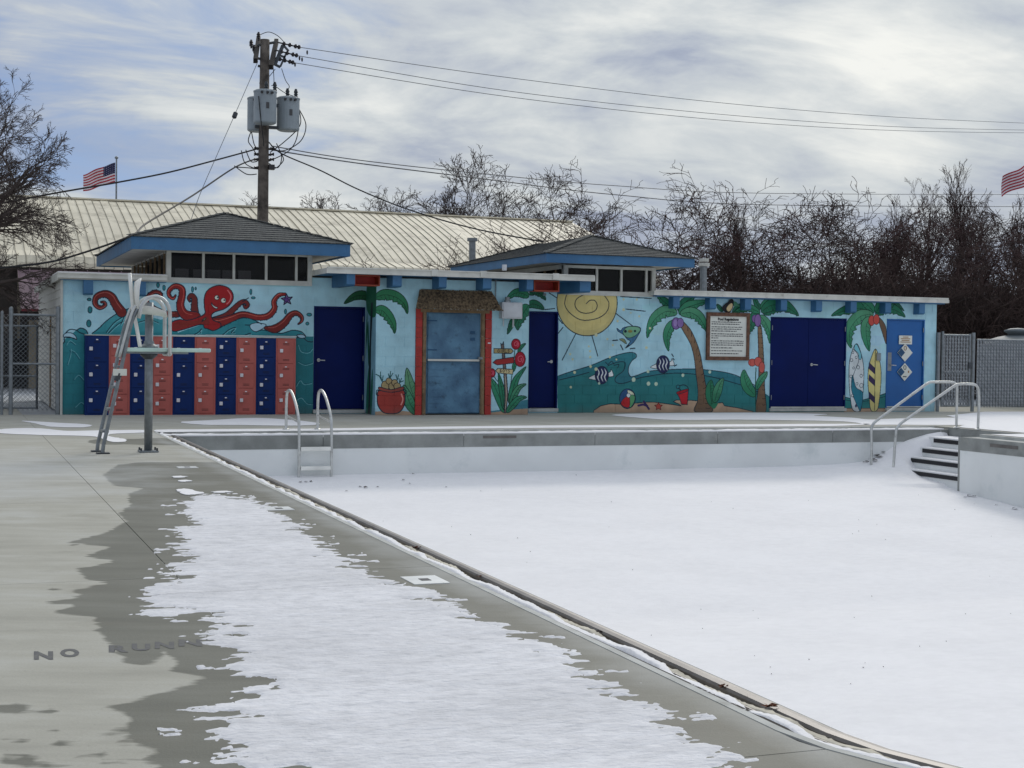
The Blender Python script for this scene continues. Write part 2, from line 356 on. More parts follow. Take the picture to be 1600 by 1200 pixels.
# ================================================================ MURAL PAINT (drawn into pixel grids here, nothing is loaded)
class Canvas:
    def __init__(s, name, Y, x0, x1, z0, z1, res=.006, flat=None):
        s.name, s.Y, s.x0, s.x1, s.z0, s.z1, s.res = name, Y, x0, x1, z0, z1, res
        s.w, s.h = int((x1-x0)/res), int((z1-z0)/res); s.a = np.ones((s.h, s.w, 3), np.float32); s.flat = flat
        s.off = (0, 0, 1)
    def T(s, p):                    # photo pixel (in the current zoom frame) -> wall metres -> texel
        ox, oy, k = s.off; q = FX(ox+p[0]/k, oy+p[1]/k, s.Y)
        return ((q[0]-s.x0)/s.res, (q[1]-s.z0)/s.res)
    def box_(s, P, m=2):
        x0 = max(0, int(P[:, 0].min())-m); x1 = min(s.w, int(P[:, 0].max())+m+1); y0 = max(0, int(P[:, 1].min())-m); y1 = min(s.h, int(P[:, 1].max())+m+1)
        return x0, x1, y0, y1
    def put(s, mask, bx, c, c2=None, g=None):
        x0, x1, y0, y1 = bx; c = np.array(c, np.float32)/255; sub = s.a[y0:y1, x0:x1]
        if c2 is not None:
            c2 = np.array(c2, np.float32)/255; c = c+(c2-c)*g[..., None]; sub[mask] = c[mask]
        else: sub[mask] = c
    def poly(s, pts, c, line=None, lw=2.2, smooth=True, c2=None, closed=True, raw_=False):
        P = [s.T(p) for p in pts] if not raw_ else pts
        if smooth: P = spline(P, 6, True)
        P = np.array(P); bx = s.box_(P); x0, x1, y0, y1 = bx
        if x1 <= x0 or y1 <= y0: return
        X, Y = np.meshgrid(np.arange(x0, x1)+.5, np.arange(y0, y1)+.5); ins = np.zeros(X.shape, bool)
        Q = np.roll(P, -1, 0)
        for (ax, ay), (bx_, by_) in zip(P, Q):
            if ay == by_: continue
            cnd = ((ay > Y) != (by_ > Y)) & (X < (bx_-ax)*(Y-ay)/(by_-ay)+ax); ins ^= cnd
        if c2 is not None:
            g = np.clip((Y-y0)/max(1, y1-y0), 0, 1); s.put(ins, bx, c, c2, g)
        elif c is not None: s.put(ins, bx, c)
        if line is not None: s.line(list(P)+[P[0]], line, lw, smooth=False, raw_=True)
    def line(s, pts, c, lw=2.2, smooth=True, raw_=False, taper=False):
        P = [s.T(p) for p in pts] if not raw_ else pts
        if smooth and len(P) > 2: P = spline(P, 6)
        P = np.array(P); n = len(P)-1
        for i in range(n):
            a, b = P[i], P[i+1]; w = lw*(1-.85*abs(2*i/n-1)**2) if taper else lw
            bx = s.box_(np.array([a, b]), int(w)+2); x0, x1, y0, y1 = bx
            if x1 <= x0 or y1 <= y0: continue
            X, Y = np.meshgrid(np.arange(x0, x1)+.5, np.arange(y0, y1)+.5); d = b-a; L = max(d@d, 1e-9)
            t = np.clip(((X-a[0])*d[0]+(Y-a[1])*d[1])/L, 0, 1); D = np.hypot(X-a[0]-t*d[0], Y-a[1]-t*d[1])
            s.put(D < w/2, bx, c)
    def arm(s, pts, ws, c, line, lw=2.4, hi=None, suck=None):  # tapering limb; widths in zoom pixels
        P = np.array([s.T(p) for p in pts]); k = s.off[2]; sc = abs(s.T((k*10, 0))[0]-s.T((0, 0))[0])/(k*10)
        Q = np.array(spline(P, 8)); Wd = np.interp(np.linspace(0, 1, len(Q)), np.linspace(0, 1, len(ws)), ws)*sc
        for col, ex in ((line, lw), (c, 0)):
            for q, w in zip(Q, Wd): s.disc(q, w/2+ex, col, raw_=True)
            if col is line and suck:
                for i in range(2, len(Q)-4, 4):
                    d = Q[i+1]-Q[i-1]; d = d/(np.hypot(*d)+1e-9); nn = np.array([-d[1], d[0]])*suck
                    s.disc(Q[i]+nn*(Wd[i]/2+1.5), 2.6, line, raw_=True)
        if hi:
            n = np.array([[-(Q[min(i+1, len(Q)-1)]-Q[max(i-1, 0)])[1], (Q[min(i+1, len(Q)-1)]-Q[max(i-1, 0)])[0]] for i in range(len(Q))])
            n /= np.hypot(n[:, 0], n[:, 1])[:, None]+1e-9
            H = Q-n*(Wd*.22)[:, None]*(suck or 1); s.line(list(H[3:-5]), hi, 2.6, smooth=False, raw_=True)
    def disc(s, p, r, c, line=None, lw=2., raw_=False, ry=None):
        if not raw_:
            k = s.off[2]; sc = abs(s.T((k*10, 0))[0]-s.T((0, 0))[0])/(k*10); p = s.T(p); r *= sc; ry = ry*sc if ry else None
        ry = ry or r; P = np.array([[p[0]-r, p[1]-ry], [p[0]+r, p[1]+ry]]); bx = s.box_(P, 3); x0, x1, y0, y1 = bx
        if x1 <= x0 or y1 <= y0: return
        X, Y = np.meshgrid(np.arange(x0, x1)+.5, np.arange(y0, y1)+.5)
        if line is not None: s.put(((X-p[0])/(r+lw))**2+((Y-p[1])/(ry+lw))**2 < 1, bx, line)
        if c is not None: s.put(((X-p[0])/r)**2+((Y-p[1])/ry)**2 < 1, bx, c)
    def leaf(s, sp, w, c, c2, line=(14, 50, 40), cut=0, side=1):
        """palm leaf: spine points and half width; torn lower edge when cut>0; ribs drawn in"""
        P = np.array([s.T(p) for p in sp]); k = s.off[2]; sc = abs(s.T((k*10, 0))[0]-s.T((0, 0))[0])/(k*10); w = w*sc
        Q = np.array(spline(P, 8)); n = len(Q); t = np.linspace(0, 1, n); prof = np.sin(np.pi*np.clip(t, 0, 1)**.75)**.8*w+.5
        D = np.gradient(Q, axis=0); D /= np.hypot(D[:, 0], D[:, 1])[:, None]+1e-9; Nn = np.stack([-D[:, 1], D[:, 0]], 1)
        a = Q+Nn*prof[:, None]*side; saw = 1-(cut*((t*6.5) % 1)*(t > .25)); b = Q-Nn*(prof*saw)[:, None]*side
        s.poly(list(a)+list(b[::-1]), c, line, 2.4, smooth=False, c2=c2, raw_=True)
        for i in range(5, n-3, 3): s.line([Q[i], Q[i]-Nn[i]*prof[i]*.7*side-D[i]*2+D[i]*prof[i]*.35], tuple(int(v*.6) for v in c), 1.3, smooth=False, raw_=True)
        s.line(list(Q[2:-2]), line, 1.6, smooth=False, raw_=True)
    def image(s):
        im = bpy.data.images.new(s.name, s.w, s.h, alpha=False); px = np.ones((s.h, s.w, 4), np.float32); px[..., :3] = np.clip(s.a, 0, 1)
        im.pixels.foreach_set(px.ravel()); im.update(); im.pack(); return im
INK = (12, 34, 52); WALL = (172, 214, 226); TEAL = (38, 122, 130); TEAL2 = (52, 142, 152); TEALD = (30, 100, 114); SKY2 = (178, 212, 226)
SAND = (184, 154, 128); RED = (160, 30, 34); RED2 = (122, 38, 34); WHT = (226, 232, 232); GRN = (40, 128, 92); GRN2 = (92, 160, 122); TRK = (112, 88, 68)

A = Canvas('mural_paint_main', 0., -.1, 20.6, -.1, 3.0); A.a[:] = np.array(WALL)/255
# paler hand-rolled patches
for _ in range(60):
    x, y = rng.uniform(0, A.w), rng.uniform(0, A.h); A.disc((x, y), rng.uniform(40, 120), tuple(int(v+rng.integers(-4, 5)) for v in WALL), raw_=True, ry=rng.uniform(14, 34))
def letters(cv, s, x, y, h, c, sl=0.):
    S_ = {'G': [[(1,.8),(.5,1),(0,.6),(0,.3),(.5,0),(1,.25),(1,.5),(.6,.5)]], 'I': [[(.5,0),(.5,1)]], 'R': [[(0,0),(0,1),(.8,.9),(.8,.6),(0,.5)],[(.3,.5),(.9,0)]],
          'L': [[(0,1),(0,0),(.8,0)]], 'S': [[(.9,.85),(.4,1),(.1,.75),(.8,.35),(.5,0),(0,.15)]], 'B': [[(0,0),(0,1),(.8,.8),(0,.5),(.9,.25),(0,0)]],
          'O': [[(.5,1),(0,.5),(.5,0),(1,.5),(.5,1)]], 'Y': [[(0,1),(.5,.5),(1,1)],[(.5,.5),(.5,0)]]}
    for i, ch in enumerate(s):
        for st in S_[ch]: cv.line([(x+(i*1.35+a)*h*.62, y-b*h-sl*i*h) for a, b in st], c, 1.7, smooth=False)
# -- left: waves and octopus (zoom frame 90,425 x8 and 260,430 x6.667)
A.off = (90, 425, 8)
A.poly([(55,1800),(55,900),(85,865),(95,835),(150,800),(200,760),(240,720),(300,700),(350,725),(380,775),(400,1800)], TEAL, smooth=False, c2=TEAL2)
A.poly([(80,815),(90,770),(160,762),(215,790),(240,845),(190,825)], SKY2, INK)
A.line([(95,770),(150,722),(230,728),(280,760),(345,780)], INK, 3); A.line([(245,725),(290,702),(350,725),(378,770)], INK, 3); A.line([(62,900),(85,870),(85,820),(150,815),(235,845)], INK, 3)
for q in ([(105,925),(150,870),(220,915)], [(150,985),(210,1010),(270,1090)], [(165,975),(155,1060),(120,1170)], [(215,1700),(290,1640),(340,1690)], [(205,1350),(260,1300),(330,1370)]):
    A.line(q, TEALD, 3); A.line([(x+8, y-8) for x, y in q], (120, 190, 196), 2)
wave = [(430,770),(520,700),(600,622),(700,548),(820,488),(920,450),(1050,430),(1160,455),(1080,490),(1100,550),(1290,598),(1370,572),(1440,600)]
w2 = [(1520,760)]
A.poly(wave+[(1440,800),(430,800)], TEAL2, None, smooth=False, c2=(84, 164, 172)); A.line(wave[:9], INK, 3)
for q in ([(610,755),(700,640),(800,570)], [(640,760),(760,650),(880,600),(930,590)], [(790,655),(820,590),(830,560)], [(830,760),(850,670),(900,620)], [(1010,630),(1150,600),(1260,640)]):
    A.line(q, INK, 2.4); A.line([(x+9, y+12) for x, y in q], (128, 196, 204), 2)
for a_, b_, r_ in ((395,345,28), (405,475,30), (390,645,32)): A.disc((a_, b_), r_*.75, TEAL, INK, 2.2, ry=r_*(.5 if r_ == 28 else 1.3))
for q in ((1255,165),(1330,200)): A.disc(q, 14, TEAL2, INK, 2, ry=30)
A.arm([(800,505),(730,410),(672,310),(590,275),(490,310),(468,395),(525,450),(595,420),(588,382),(548,378)], [120,104,94,82,64,52,40,30,24,16], RED2, INK, hi=(178, 90, 80), suck=1)
A.arm([(1500,530),(1380,528),(1250,490),(1160,440),(1110,380),(1140,300),(1215,250),(1285,270),(1300,320)], [70,70,76,84,60,46,40,34,16], RED2, INK, hi=(168, 80, 72), suck=1)
A.off = (260, 430, 6.6667)
A.poly([(-10,455),(60,470),(120,600),(220,565),(380,512),(460,525),(560,550),(640,500),(740,460),(820,445),(900,462),(985,505),(925,498),(880,520),(872,550),(935,590),(1000,570),(1100,590),(1190,607),(1260,590),(1320,572),(1400,590),(1450,640),(1530,690),(1530,1600),(1300,1600),(1300,660),(-10,660)], TEAL2, None, smooth=False, c2=TEAL2)
A.poly([(1340,640),(1530,640),(1530,1600),(1340,1600)], TEAL, None, smooth=False)
A.poly([(872,520),(930,498),(1000,505),(1040,520),(1000,560),(935,590),(885,565)], SKY2, INK)
A.line([(560,550),(640,500),(740,460),(820,445),(900,462),(990,510)], INK, 3); A.line([(820,520),(870,520)], INK, 2.4)
A.line([(935,592),(1000,572),(1100,590),(1190,607),(1260,590),(1320,574),(1400,588),(1440,620),(1452,642)], INK, 3); A.line([(1350,655),(1420,650),(1470,690),(1525,695)], INK, 3)
A.poly([(1360,625),(1420,620),(1450,650),(1390,655)], SKY2, INK)
for q in ([(290,620),(340,590),(365,560),(355,600)], [(585,625),(650,570),(720,545),(675,600),(710,600)], [(820,625),(875,605),(870,625)], [(1370,720),(1400,790),(1480,800),(1520,760)], [(1370,900),(1440,930),(1520,910)], [(1350,1150),(1390,1090),(1430,1130),(1510,1120)], [(1350,1300),(1400,1270),(1460,1330),(1520,1340)]):
    A.line(q, TEALD if q[0][1] > 700 else INK, 2.6); A.line([(x+6, y+10) for x, y in q], (130, 198, 204), 1.8)
A.arm([(300,420),(292,330),(292,250),(262,212),(232,240),(245,275)], [80,62,52,40,26,10], (112, 42, 38), INK, suck=1)
A.arm([(480,470),(620,425),(700,355),(765,295),(815,275),(850,310),(825,340),(808,318)], [50,60,50,42,36,30,22,14], (128, 44, 40), INK, suck=-1); A.line([(795,275),(855,238)], INK, 3)
A.arm([(1030,550),(1130,560),(1225,500),(1290,420),(1350,395),(1405,430),(1412,475),(1375,510)], [20,84,74,56,44,34,20,6], RED2, INK, hi=(180, 84, 74), suck=-1)
A.arm([(440,500),(560,490),(680,450),(800,410),(950,440),(1060,425),(1125,350),(1120,275),(1170,210),(1235,200)], [110,90,66,56,56,58,52,44,34,22], (142, 38, 34), INK, hi=(204, 104, 88), suck=-1)
A.arm([(300,440),(190,410),(145,320),(165,210),(158,140),(90,115),(30,160),(28,215),(70,245),(95,212)], [110,90,72,62,54,44,34,26,20,8], (146, 36, 34), INK, hi=(206, 92, 80), suck=1)
A.poly([(40,540),(60,490),(130,465),(230,470),(330,440),(400,400),(395,330),(395,240),(420,170),(480,125),(555,108),(640,130),(688,185),(695,250),(655,315),(590,358),(505,385),(470,420),(490,470),(560,500),(560,545),(490,578),(430,560),(395,550),(385,520),(330,520),(200,560),(90,586),(45,565)], RED, INK, 3, c2=(176, 30, 34))
A.poly([(100,490),(230,480),(330,470),(420,430),(450,480),(430,520),(330,510),(200,545),(100,570),(60,545)], (138, 42, 36), None)
A.line([(640,160),(672,215),(660,270),(630,300)], (222, 120, 120), 4)
for e in ((525, 235, 21), (594, 265, 24)): A.disc(e[:2], e[2], (232, 232, 216), INK, 1.6); A.disc((e[0]+10, e[1]-4), 9, INK)
A.poly([(470,288),(485,310),(508,326),(535,338),(520,350),(490,335),(472,312)], (232, 232, 224), INK); A.poly([(368,482),(400,448),(412,455),(380,478)], (150, 150, 90), INK)
st = []
for i in range(10): a_ = math.pi/2+i*math.pi/5+.1; r_ = 62 if i % 2 == 0 else 28; st.append((1255+r_*math.cos(a_), 255-r_*math.sin(a_)))
A.poly(st, (110, 86, 142), (24, 20, 44), 3, smooth=False); A.disc((1250, 258), 18, (92, 60, 128), (40, 24, 70), 2)
for a_, b_, rx_, ry_ in ((272,150,12,26),(305,140,6,12),(880,175,12,26),(905,237,26,9),(1240,380,13,24),(1488,412,34,14),(1468,505,20,14)): A.disc((a_, b_), rx_*.7, TEAL2, INK, 2, ry=ry_)
A.line([(-10,628),(600,628),(1352,642)], (222, 226, 222), 4, smooth=False)
# -- sun wall (frame 800,440 x5.333)
A.off = (800, 440, 5.333)
W_ = [(380,785),(500,747),(650,702),(800,640),(900,606),(980,590),(1030,602),(1036,630),(1000,660),(975,705),(970,755),(990,792),(1040,782),(1100,755),(1200,740),(1300,735),(1480,728),(1640,738),(1800,762),(1920,805),(2050,890),(2150,960),(2760,1000),(2760,1140),(380,1140)]
A.poly(W_, TEALD, None, smooth=False, c2=(52, 128, 138))
A.poly([(380,818),(520,790),(640,757),(760,715),(860,680),(950,668),(930,740),(870,790),(860,830),(900,850),(960,840),(1040,810),(1130,790),(1280,768),(1440,765),(1640,790),(1800,830),(1960,880),(2090,940),(2200,1000),(2760,1030),(2760,1140),(380,1140)], (42, 124, 124), None, smooth=False, c2=(38, 118, 122))
for q in ([(395,783),(500,747),(650,702),(800,640),(900,606),(985,590),(1030,602),(1036,630),(1000,660),(975,705),(970,755),(990,792),(1040,782),(1130,750),(1250,737),(1480,728),(1640,738),(1800,762),(1920,805),(2080,900)],
          [(395,820),(520,790),(640,757)], [(800,700),(880,672),(940,675),(930,740),(870,790),(860,830),(900,850),(960,840),(1040,810),(1130,790),(1280,768),(1440,765),(1640,790),(1800,830),(1960,880),(2080,935)], [(780,672),(800,690),(830,665),(850,690)], [(850,700),(890,690),(880,720)]):
    A.line(q, INK, 2.8)
# wave band behind the surfboards, and sand along the foot of the wall
A.off = (1180, 440, 5.333)
A.poly([(740,960),(800,975),(900,985),(1000,960),(1090,930),(1090,1140),(740,1140)], (42, 124, 124), INK, 2.4, smooth=False); A.line([(745,985),(850,1000),(960,990),(1090,955)], INK, 2)
A.poly([(735,1058),(1095,1055),(1100,1150),(735,1150)], SAND, (80, 60, 50), 2, smooth=False)
A.off = (800, 440, 5.333)
A.poly([(680,1075),(740,1035),(820,1018),(900,1022),(1040,1012),(1130,1004),(1200,1006),(1340,1025),(1410,1036),(1390,1020),(1345,1000),(1370,987),(1500,990),(1600,1000),(1690,1015),(1755,1008),(1770,1035),(1880,1052),(2010,1082),(2010,1150),(680,1150)], SAND, INK, 2.6, smooth=False, c2=(196, 166, 138))
A.disc((627, 178), 258, (206, 192, 130), INK, 3.2, ry=258); A.disc((640, 180), 225, (214, 198, 132), None, ry=215)
A.line([(455,110),(440,190),(480,260),(560,315),(640,322),(730,300),(790,250),(808,180),(770,118)], INK, 3); A.line([(600,110),(540,145),(525,200),(560,250),(625,265),(690,245),(710,200),(690,160),(650,158),(620,185)], INK, 3)
for q in ([(310,95),(370,135)], [(275,234),(355,226)], [(425,382),(385,432)], [(530,438),(418,655)], [(665,448),(715,622)], [(868,268),(1010,374)], [(950,230),(1110,248)], [(905,126),(1160,142)], [(388,310),(420,350)]): A.line(q, INK, 3.4, smooth=False)
# flying fish
A.poly([(875,390),(905,410),(930,385),(1000,372),(1060,380),(1072,405),(1050,450),(1010,510),(945,555),(985,500),(960,480),(925,440),(885,415)], (66, 118, 156), INK, 2.4)
A.poly([(925,415),(960,380),(1010,374),(1060,384),(1068,410),(1030,450),(980,470),(940,455)], (120, 176, 142), INK, 2); A.disc((1025, 413), 10, (20, 40, 50)); A.disc((945, 415), 12, (20, 40, 60)); A.disc((985, 415), 20, (140, 130, 70), None, ry=12)
A.poly([(895,480),(935,480),(955,520),(920,500)], (140, 150, 110), INK, 1.6)
for q in ([(840,492),(880,488)], [(905,530),(925,568)], [(950,550),(975,530)], [(985,560),(1025,555)]): A.line(q, INK, 4)
def zebra(cx, cy, fx, k=1.):
    A.poly([(cx-fx*110*k,cy+25*k),(cx-fx*60*k,cy-5*k),(cx-fx*52*k,cy-20*k),(cx-fx*40*k,cy+30*k),(cx-fx*55*k,cy+40*k)], WHT, INK, 2)
    A.poly([(cx+fx*42*k,cy-10*k),(cx+fx*72*k,cy-30*k),(cx+fx*78*k,cy-50*k),(cx+fx*98*k,cy+5*k),(cx+fx*50*k,cy+12*k)], WHT, INK, 2)
    A.disc((cx, cy), 56*k, (30, 40, 84), INK, 2.4, ry=68*k)
    for d in (-30, 0, 28): A.line([(cx+fx*(d-6)*k,cy-56*k),(cx+fx*(d+8)*k,cy-20*k),(cx+fx*(d-4)*k,cy+15*k),(cx+fx*(d+10)*k,cy+52*k)], WHT, 5*k, taper=True)
    A.disc((cx-fx*36*k, cy-2*k), 7*k, INK)
zebra(748, 780, 1); A.off = (1000, 440, 5.333); zebra(192, 690, 1, .95)
for q in ([(265,605),(278,625)], [(275,640),(285,652)], [(285,705),(305,695)]): A.line(q, INK, 4)
# palms on the right wall
def palm_leaves(L):
    for sp_, w_, lo, hi_, cut, sd in L: A.leaf(sp_, w_, lo, hi_, cut=cut, side=sd)
A.leaf([(300,255),(240,200),(180,150),(140,100)], 34, (36, 112, 84), GRN, cut=.4, side=-1)
A.leaf([(320,250),(360,190),(410,150),(470,120)], 34, (36, 112, 84), GRN, cut=.4)
A.leaf([(325,270),(390,220),(470,190),(570,165)], 42, GRN, (70, 150, 112), cut=.45)
A.leaf([(310,265),(220,250),(140,300),(90,370),(60,470)], 48, GRN, GRN2, cut=.5, side=-1)
A.leaf([(335,270),(420,260),(490,300),(530,360),(560,420)], 46, GRN, GRN2, cut=.5)
A.leaf([(290,330),(250,390),(225,470),(238,580)], 40, GRN, (70, 150, 112), cut=.35, side=-1)
def trunk(L, Rr, seg):
    A.poly(L+Rr[::-1], TRK, INK, 2.6, smooth=True, c2=(140, 112, 84)); n = 16
    L_, R_ = spline(L, 8), spline(Rr, 8)
    for i in range(n):
        a_, b_ = L_[int(i/n*(len(L_)-1))], R_[int(i/n*(len(R_)-1))]; m_ = (a_*.35+b_*.65); e_ = b_*.96+a_*.04
        A.line([m_, (m_+e_)/2+np.array([0, 5]), e_], (58, 44, 38), 2.4); A.line([a_*.85+b_*.15, a_*.62+b_*.38+np.array([0, 5])], (92, 70, 54), 1.4)
trunk([(345,385),(420,520),(452,640),(465,760),(482,900),(478,1000),(455,1082)], [(330,315),(420,400),(490,560),(520,700),(548,860),(575,980),(602,1082)], 12)
A.disc((300, 350), 34, (124, 98, 156), (44, 30, 70), 2.4, ry=42); A.disc((336, 345), 26, (140, 112, 170), (44, 30, 70), 2.2, ry=34); A.disc((294, 345), 16, (156, 132, 186), None, ry=26)
A.leaf([(605,1040),(590,960),(585,880),(595,820)], 42, (36, 116, 84), GRN); A.leaf([(620,1010),(640,930),(665,860),(695,805)], 36, (36, 116, 84), GRN2)
A.poly([(590,1030),(650,1010),(620,1060)], GRN, None)
# toucan leaf bits + second palm
A.leaf([(900,240),(860,210),(800,230),(770,262)], 26, (36, 112, 84), GRN, cut=.3, side=-1); A.leaf([(690,250),(660,215),(640,190)], 16, (36, 112, 84), GRN)
A.leaf([(985,250),(940,330),(900,400),(890,470)], 52, (36, 112, 84), GRN, cut=.4, side=-1)
A.leaf([(1000,235),(970,180),(950,130)], 24, (36, 112, 84), GRN, cut=.3); A.leaf([(1010,235),(1060,180),(1130,140)], 34, GRN, (70, 150, 112), cut=.4)
A.leaf([(1020,260),(1100,230),(1180,220),(1280,260)], 46, (36, 112, 84), GRN, cut=.4); A.leaf([(1000,260),(920,225),(850,235),(780,262)], 30, GRN, (70, 150, 112), cut=.4, side=-1)
A.leaf([(1000,285),(1050,350),(1080,430),(1082,515)], 40, GRN, GRN2, cut=.3)
trunk([(983,375),(984,480),(988,620),(990,760),(985,900),(965,1082)], [(1008,370),(1022,480),(1030,620),(1036,760),(1040,900),(1048,1082)], 10)
A.disc((955, 310), 22, (130, 100, 160), (44, 30, 70), 2, ry=28); A.disc((982, 325), 26, (140, 108, 168), (44, 30, 70), 2.2, ry=46)
A.leaf([(965,955),(900,880),(870,800),(868,735)], 44, GRN, (70, 150, 112)); A.leaf([(970,900),(1000,830),(1040,780),(1060,752)], 26, GRN, GRN2); A.line([(965,1075),(962,900),(966,720)], (20, 70, 56), 4)
for cx_, cy_, rx_, ry_ in ((935,675,32,26),(985,668,32,34),(1015,715,24,40)): A.disc((cx_, cy_), rx_, (206, 96, 86), (90, 26, 30), 2, ry=ry_)
# third palm, surfboards
A.off = (1180, 440, 5.333)
A.leaf([(50,255),(130,200),(230,200),(300,235),(362,285)], 48, (36, 112, 84), GRN, cut=.4)
A.leaf([(985,265),(880,225),(760,240),(635,285)], 46, (36, 112, 84), GRN, cut=.4, side=-1); A.leaf([(1000,265),(1080,230),(1170,240),(1250,296)], 44, (36, 112, 84), GRN, cut=.4)
A.leaf([(990,260),(940,200),(880,160)], 36, GRN, (70, 150, 112), cut=.35, side=-1); A.leaf([(1010,260),(1040,200),(1080,160)], 34, GRN, (70, 150, 112), cut=.3); A.leaf([(1060,240),(1130,200),(1160,170),(1240,245)], 22, (36, 112, 84), GRN, cut=.3)
A.leaf([(985,275),(880,290),(800,380),(785,470),(800,555)], 52, GRN, GRN2, cut=.6, side=-1); A.leaf([(960,300),(925,370),(930,480),(952,580)], 46, GRN, GRN2, cut=.3, side=-1)
A.poly([(1030,300),(1070,340),(1092,400),(1092,520),(1060,430),(1035,350)], TRK, INK, 2.2)
for cx_ in (970, 1010): A.disc((cx_, 322+(4 if cx_ < 1000 else -6)), 25, (206, 84, 74), (90, 26, 30), 2.2, ry=36)
A.poly([(845,518),(880,590),(902,700),(905,820),(895,960),(878,1072),(815,1070),(792,960),(782,820),(785,680),(808,580)], (216, 224, 226), INK, 2.6)
A.poly([(845,522),(885,610),(880,650),(862,640),(858,600),(825,560)], (120, 190, 204), INK, 1.6); A.poly([(812,780),(840,880),(897,930),(880,1070),(862,1060),(812,940),(800,860)], (40, 128, 150), INK, 1.8); A.line([(812,560),(850,600),(862,660),(840,720),(815,790),(810,840)], INK, 2)
for cx_, cy_, r_ in ((803,655,10),(858,715,11),(883,785,10),(885,866,14),(798,790,9),(842,632,8),(820,720,7),(810,950,8),(848,852,8),(815,590,7)): A.disc((cx_, cy_), r_, (216, 224, 226), INK, 1.6)
A.disc((840, 1035), 9, (60, 70, 100), None, ry=13)
A.poly([(1002,562),(1030,630),(1048,730),(1048,840),(1035,980),(1015,1072),(965,1072),(950,960),(940,850),(942,740),(965,640)], (216, 204, 134), INK, 2.6)
for y_ in (700, 800, 945): A.poly([(950,y_-25),(996,y_+20),(996,y_+70),(945,y_+22)], (58, 44, 84), INK, 1.4, smooth=False)
A.line([(1002,562),(998,800),(995,1072)], INK, 2.4)
# beach things (frame 960,570 x10.667)
A.off = (960, 570, 10.667)
A.disc((218, 565), 128, (44, 84, 130), INK, 2.6, ry=145); A.poly([(222,420),(300,450),(330,510),(250,520),(225,470)], (224, 224, 196), INK, 1.6); A.poly([(255,520),(335,515),(335,600),(290,690),(245,700)], (96, 160, 110), INK, 1.6); A.poly([(205,530),(252,545),(250,700),(170,705),(110,650),(140,580)], (186, 36, 42), INK, 1.6); A.disc((235, 510), 30, WHT, INK, 1.4)
A.line([(400,680),(480,665),(550,690)], (60, 44, 98), 8); A.line([(490,610),(530,670),(575,735)], (52, 38, 92), 8)
st = []
for i in range(10): a_ = math.pi/2+i*math.pi/5; r_ = 68 if i % 2 == 0 else 34; st.append((735+r_*math.cos(a_), 695-r_*math.sin(a_)))
A.poly(st, (196, 76, 62), (90, 26, 26), 2.4, smooth=False)
A.poly([(1040,470),(1230,410),(1230,480),(1215,665),(1120,660),(1080,540)], (188, 30, 42), INK, 2.6, smooth=False); A.poly([(1035,470),(1060,445),(1200,405),(1238,415),(1180,455),(1060,490)], (160, 24, 36), INK, 2); A.line([(1090,350),(1160,335),(1220,370),(1238,420)], INK, 3); A.disc((1060, 368), 24, TEAL, INK, 2.6); A.line([(1070,390),(1110,430)], INK, 4)
for cx_, cy_, r_ in ((320,248,32),(568,315,30),(695,320,28),(560,112,24),(1142,175,24),(-255,310,18),(1590,120,24)): A.disc((cx_, cy_), r_, (196, 214, 190), None, ry=r_*1.1)
A.off = (800, 440, 5.333)
for cx_, cy_, r_ in ((655,708,12),(522,757,12),(490,880,10),(700,730,14),(1120,552,12),(930,235,12),(815,630,10),(870,650,8),(1150,390,10),(930,150,9),(1040,150,9),(880,330,10),(700,445,14),(650,580,9),(652,630,10),(485,605,9),(505,648,9),(795,480,9),(840,530,9),(1060,290,9),(640,540,8),(990,262,7)):
    A.disc((cx_, cy_), r_, (204, 206, 168), None)
A.off = (0, 0, 1)
# palm foliage that crosses behind door three (left part of main wall above the door)
A.off = (620, 420, 4.9)
A.leaf([(1000,190),(1050,170),(1100,195),(1140,240)], 34, (28, 96, 72), (36, 118, 84), cut=.35); A.leaf([(1000,290),(1040,270),(1090,285),(1128,312)], 30, (36, 112, 84), GRN)
A.off = (470, 420, 4.9)
A.leaf([(545,235),(480,205),(410,215),(332,268)], 34, (26, 84, 52), (34, 104, 66), cut=.1, side=-1)
A.poly([(545,150),(568,150),(568,300),(500,300),(520,240)], (24, 82, 56), None, smooth=False)
# -- projecting middle wall
Bc = Canvas('mural_paint_mid', -.78, 6.0, 9.5, -.1, 3.0); Bc.a[:] = np.array(WALL)/255
_a = A; 
def on(cv): 
    global A
    A = cv
on(Bc); A.off = (470, 420, 4.9)
A.leaf([(568,225),(640,200),(730,220),(790,270),(816,345)], 44, (34, 112, 72), (52, 136, 92), cut=.45); A.leaf([(568,320),(620,320),(670,370),(705,430),(718,495)], 42, (34, 112, 72), (52, 136, 92), cut=.45)
A.poly([(560,1095),(600,1092),(780,1088),(890,1100),(890,1140),(560,1140)], SAND, None, smooth=False)
A.leaf([(895,1115),(870,1000),(835,890),(812,760)], 50, (72, 140, 100), (110, 164, 124)); A.leaf([(890,1115),(840,1040),(810,960),(788,890)], 40, (44, 120, 84), GRN2)
for cx_, cy_, rx_, ry_ in ((648,895,30,34),(675,860,22,22),(698,900,24,26),(718,872,22,22),(738,898,26,22)): A.disc((cx_, cy_), rx_, (176, 156, 112), (40, 32, 30), 2.2, ry=ry_)
for q in ([(622,862),(600,820),(575,808)], [(622,862),(612,825),(610,790)], [(625,860),(630,820)], [(680,838),(670,805)], [(680,838),(688,786)], [(682,838),(705,800)], [(738,850),(728,812)], [(740,850),(748,812)], [(760,870),(785,858)], [(760,865),(772,838)], [(758,880),(752,842)]): A.line(q, (30, 84, 88), 3.2, smooth=False)
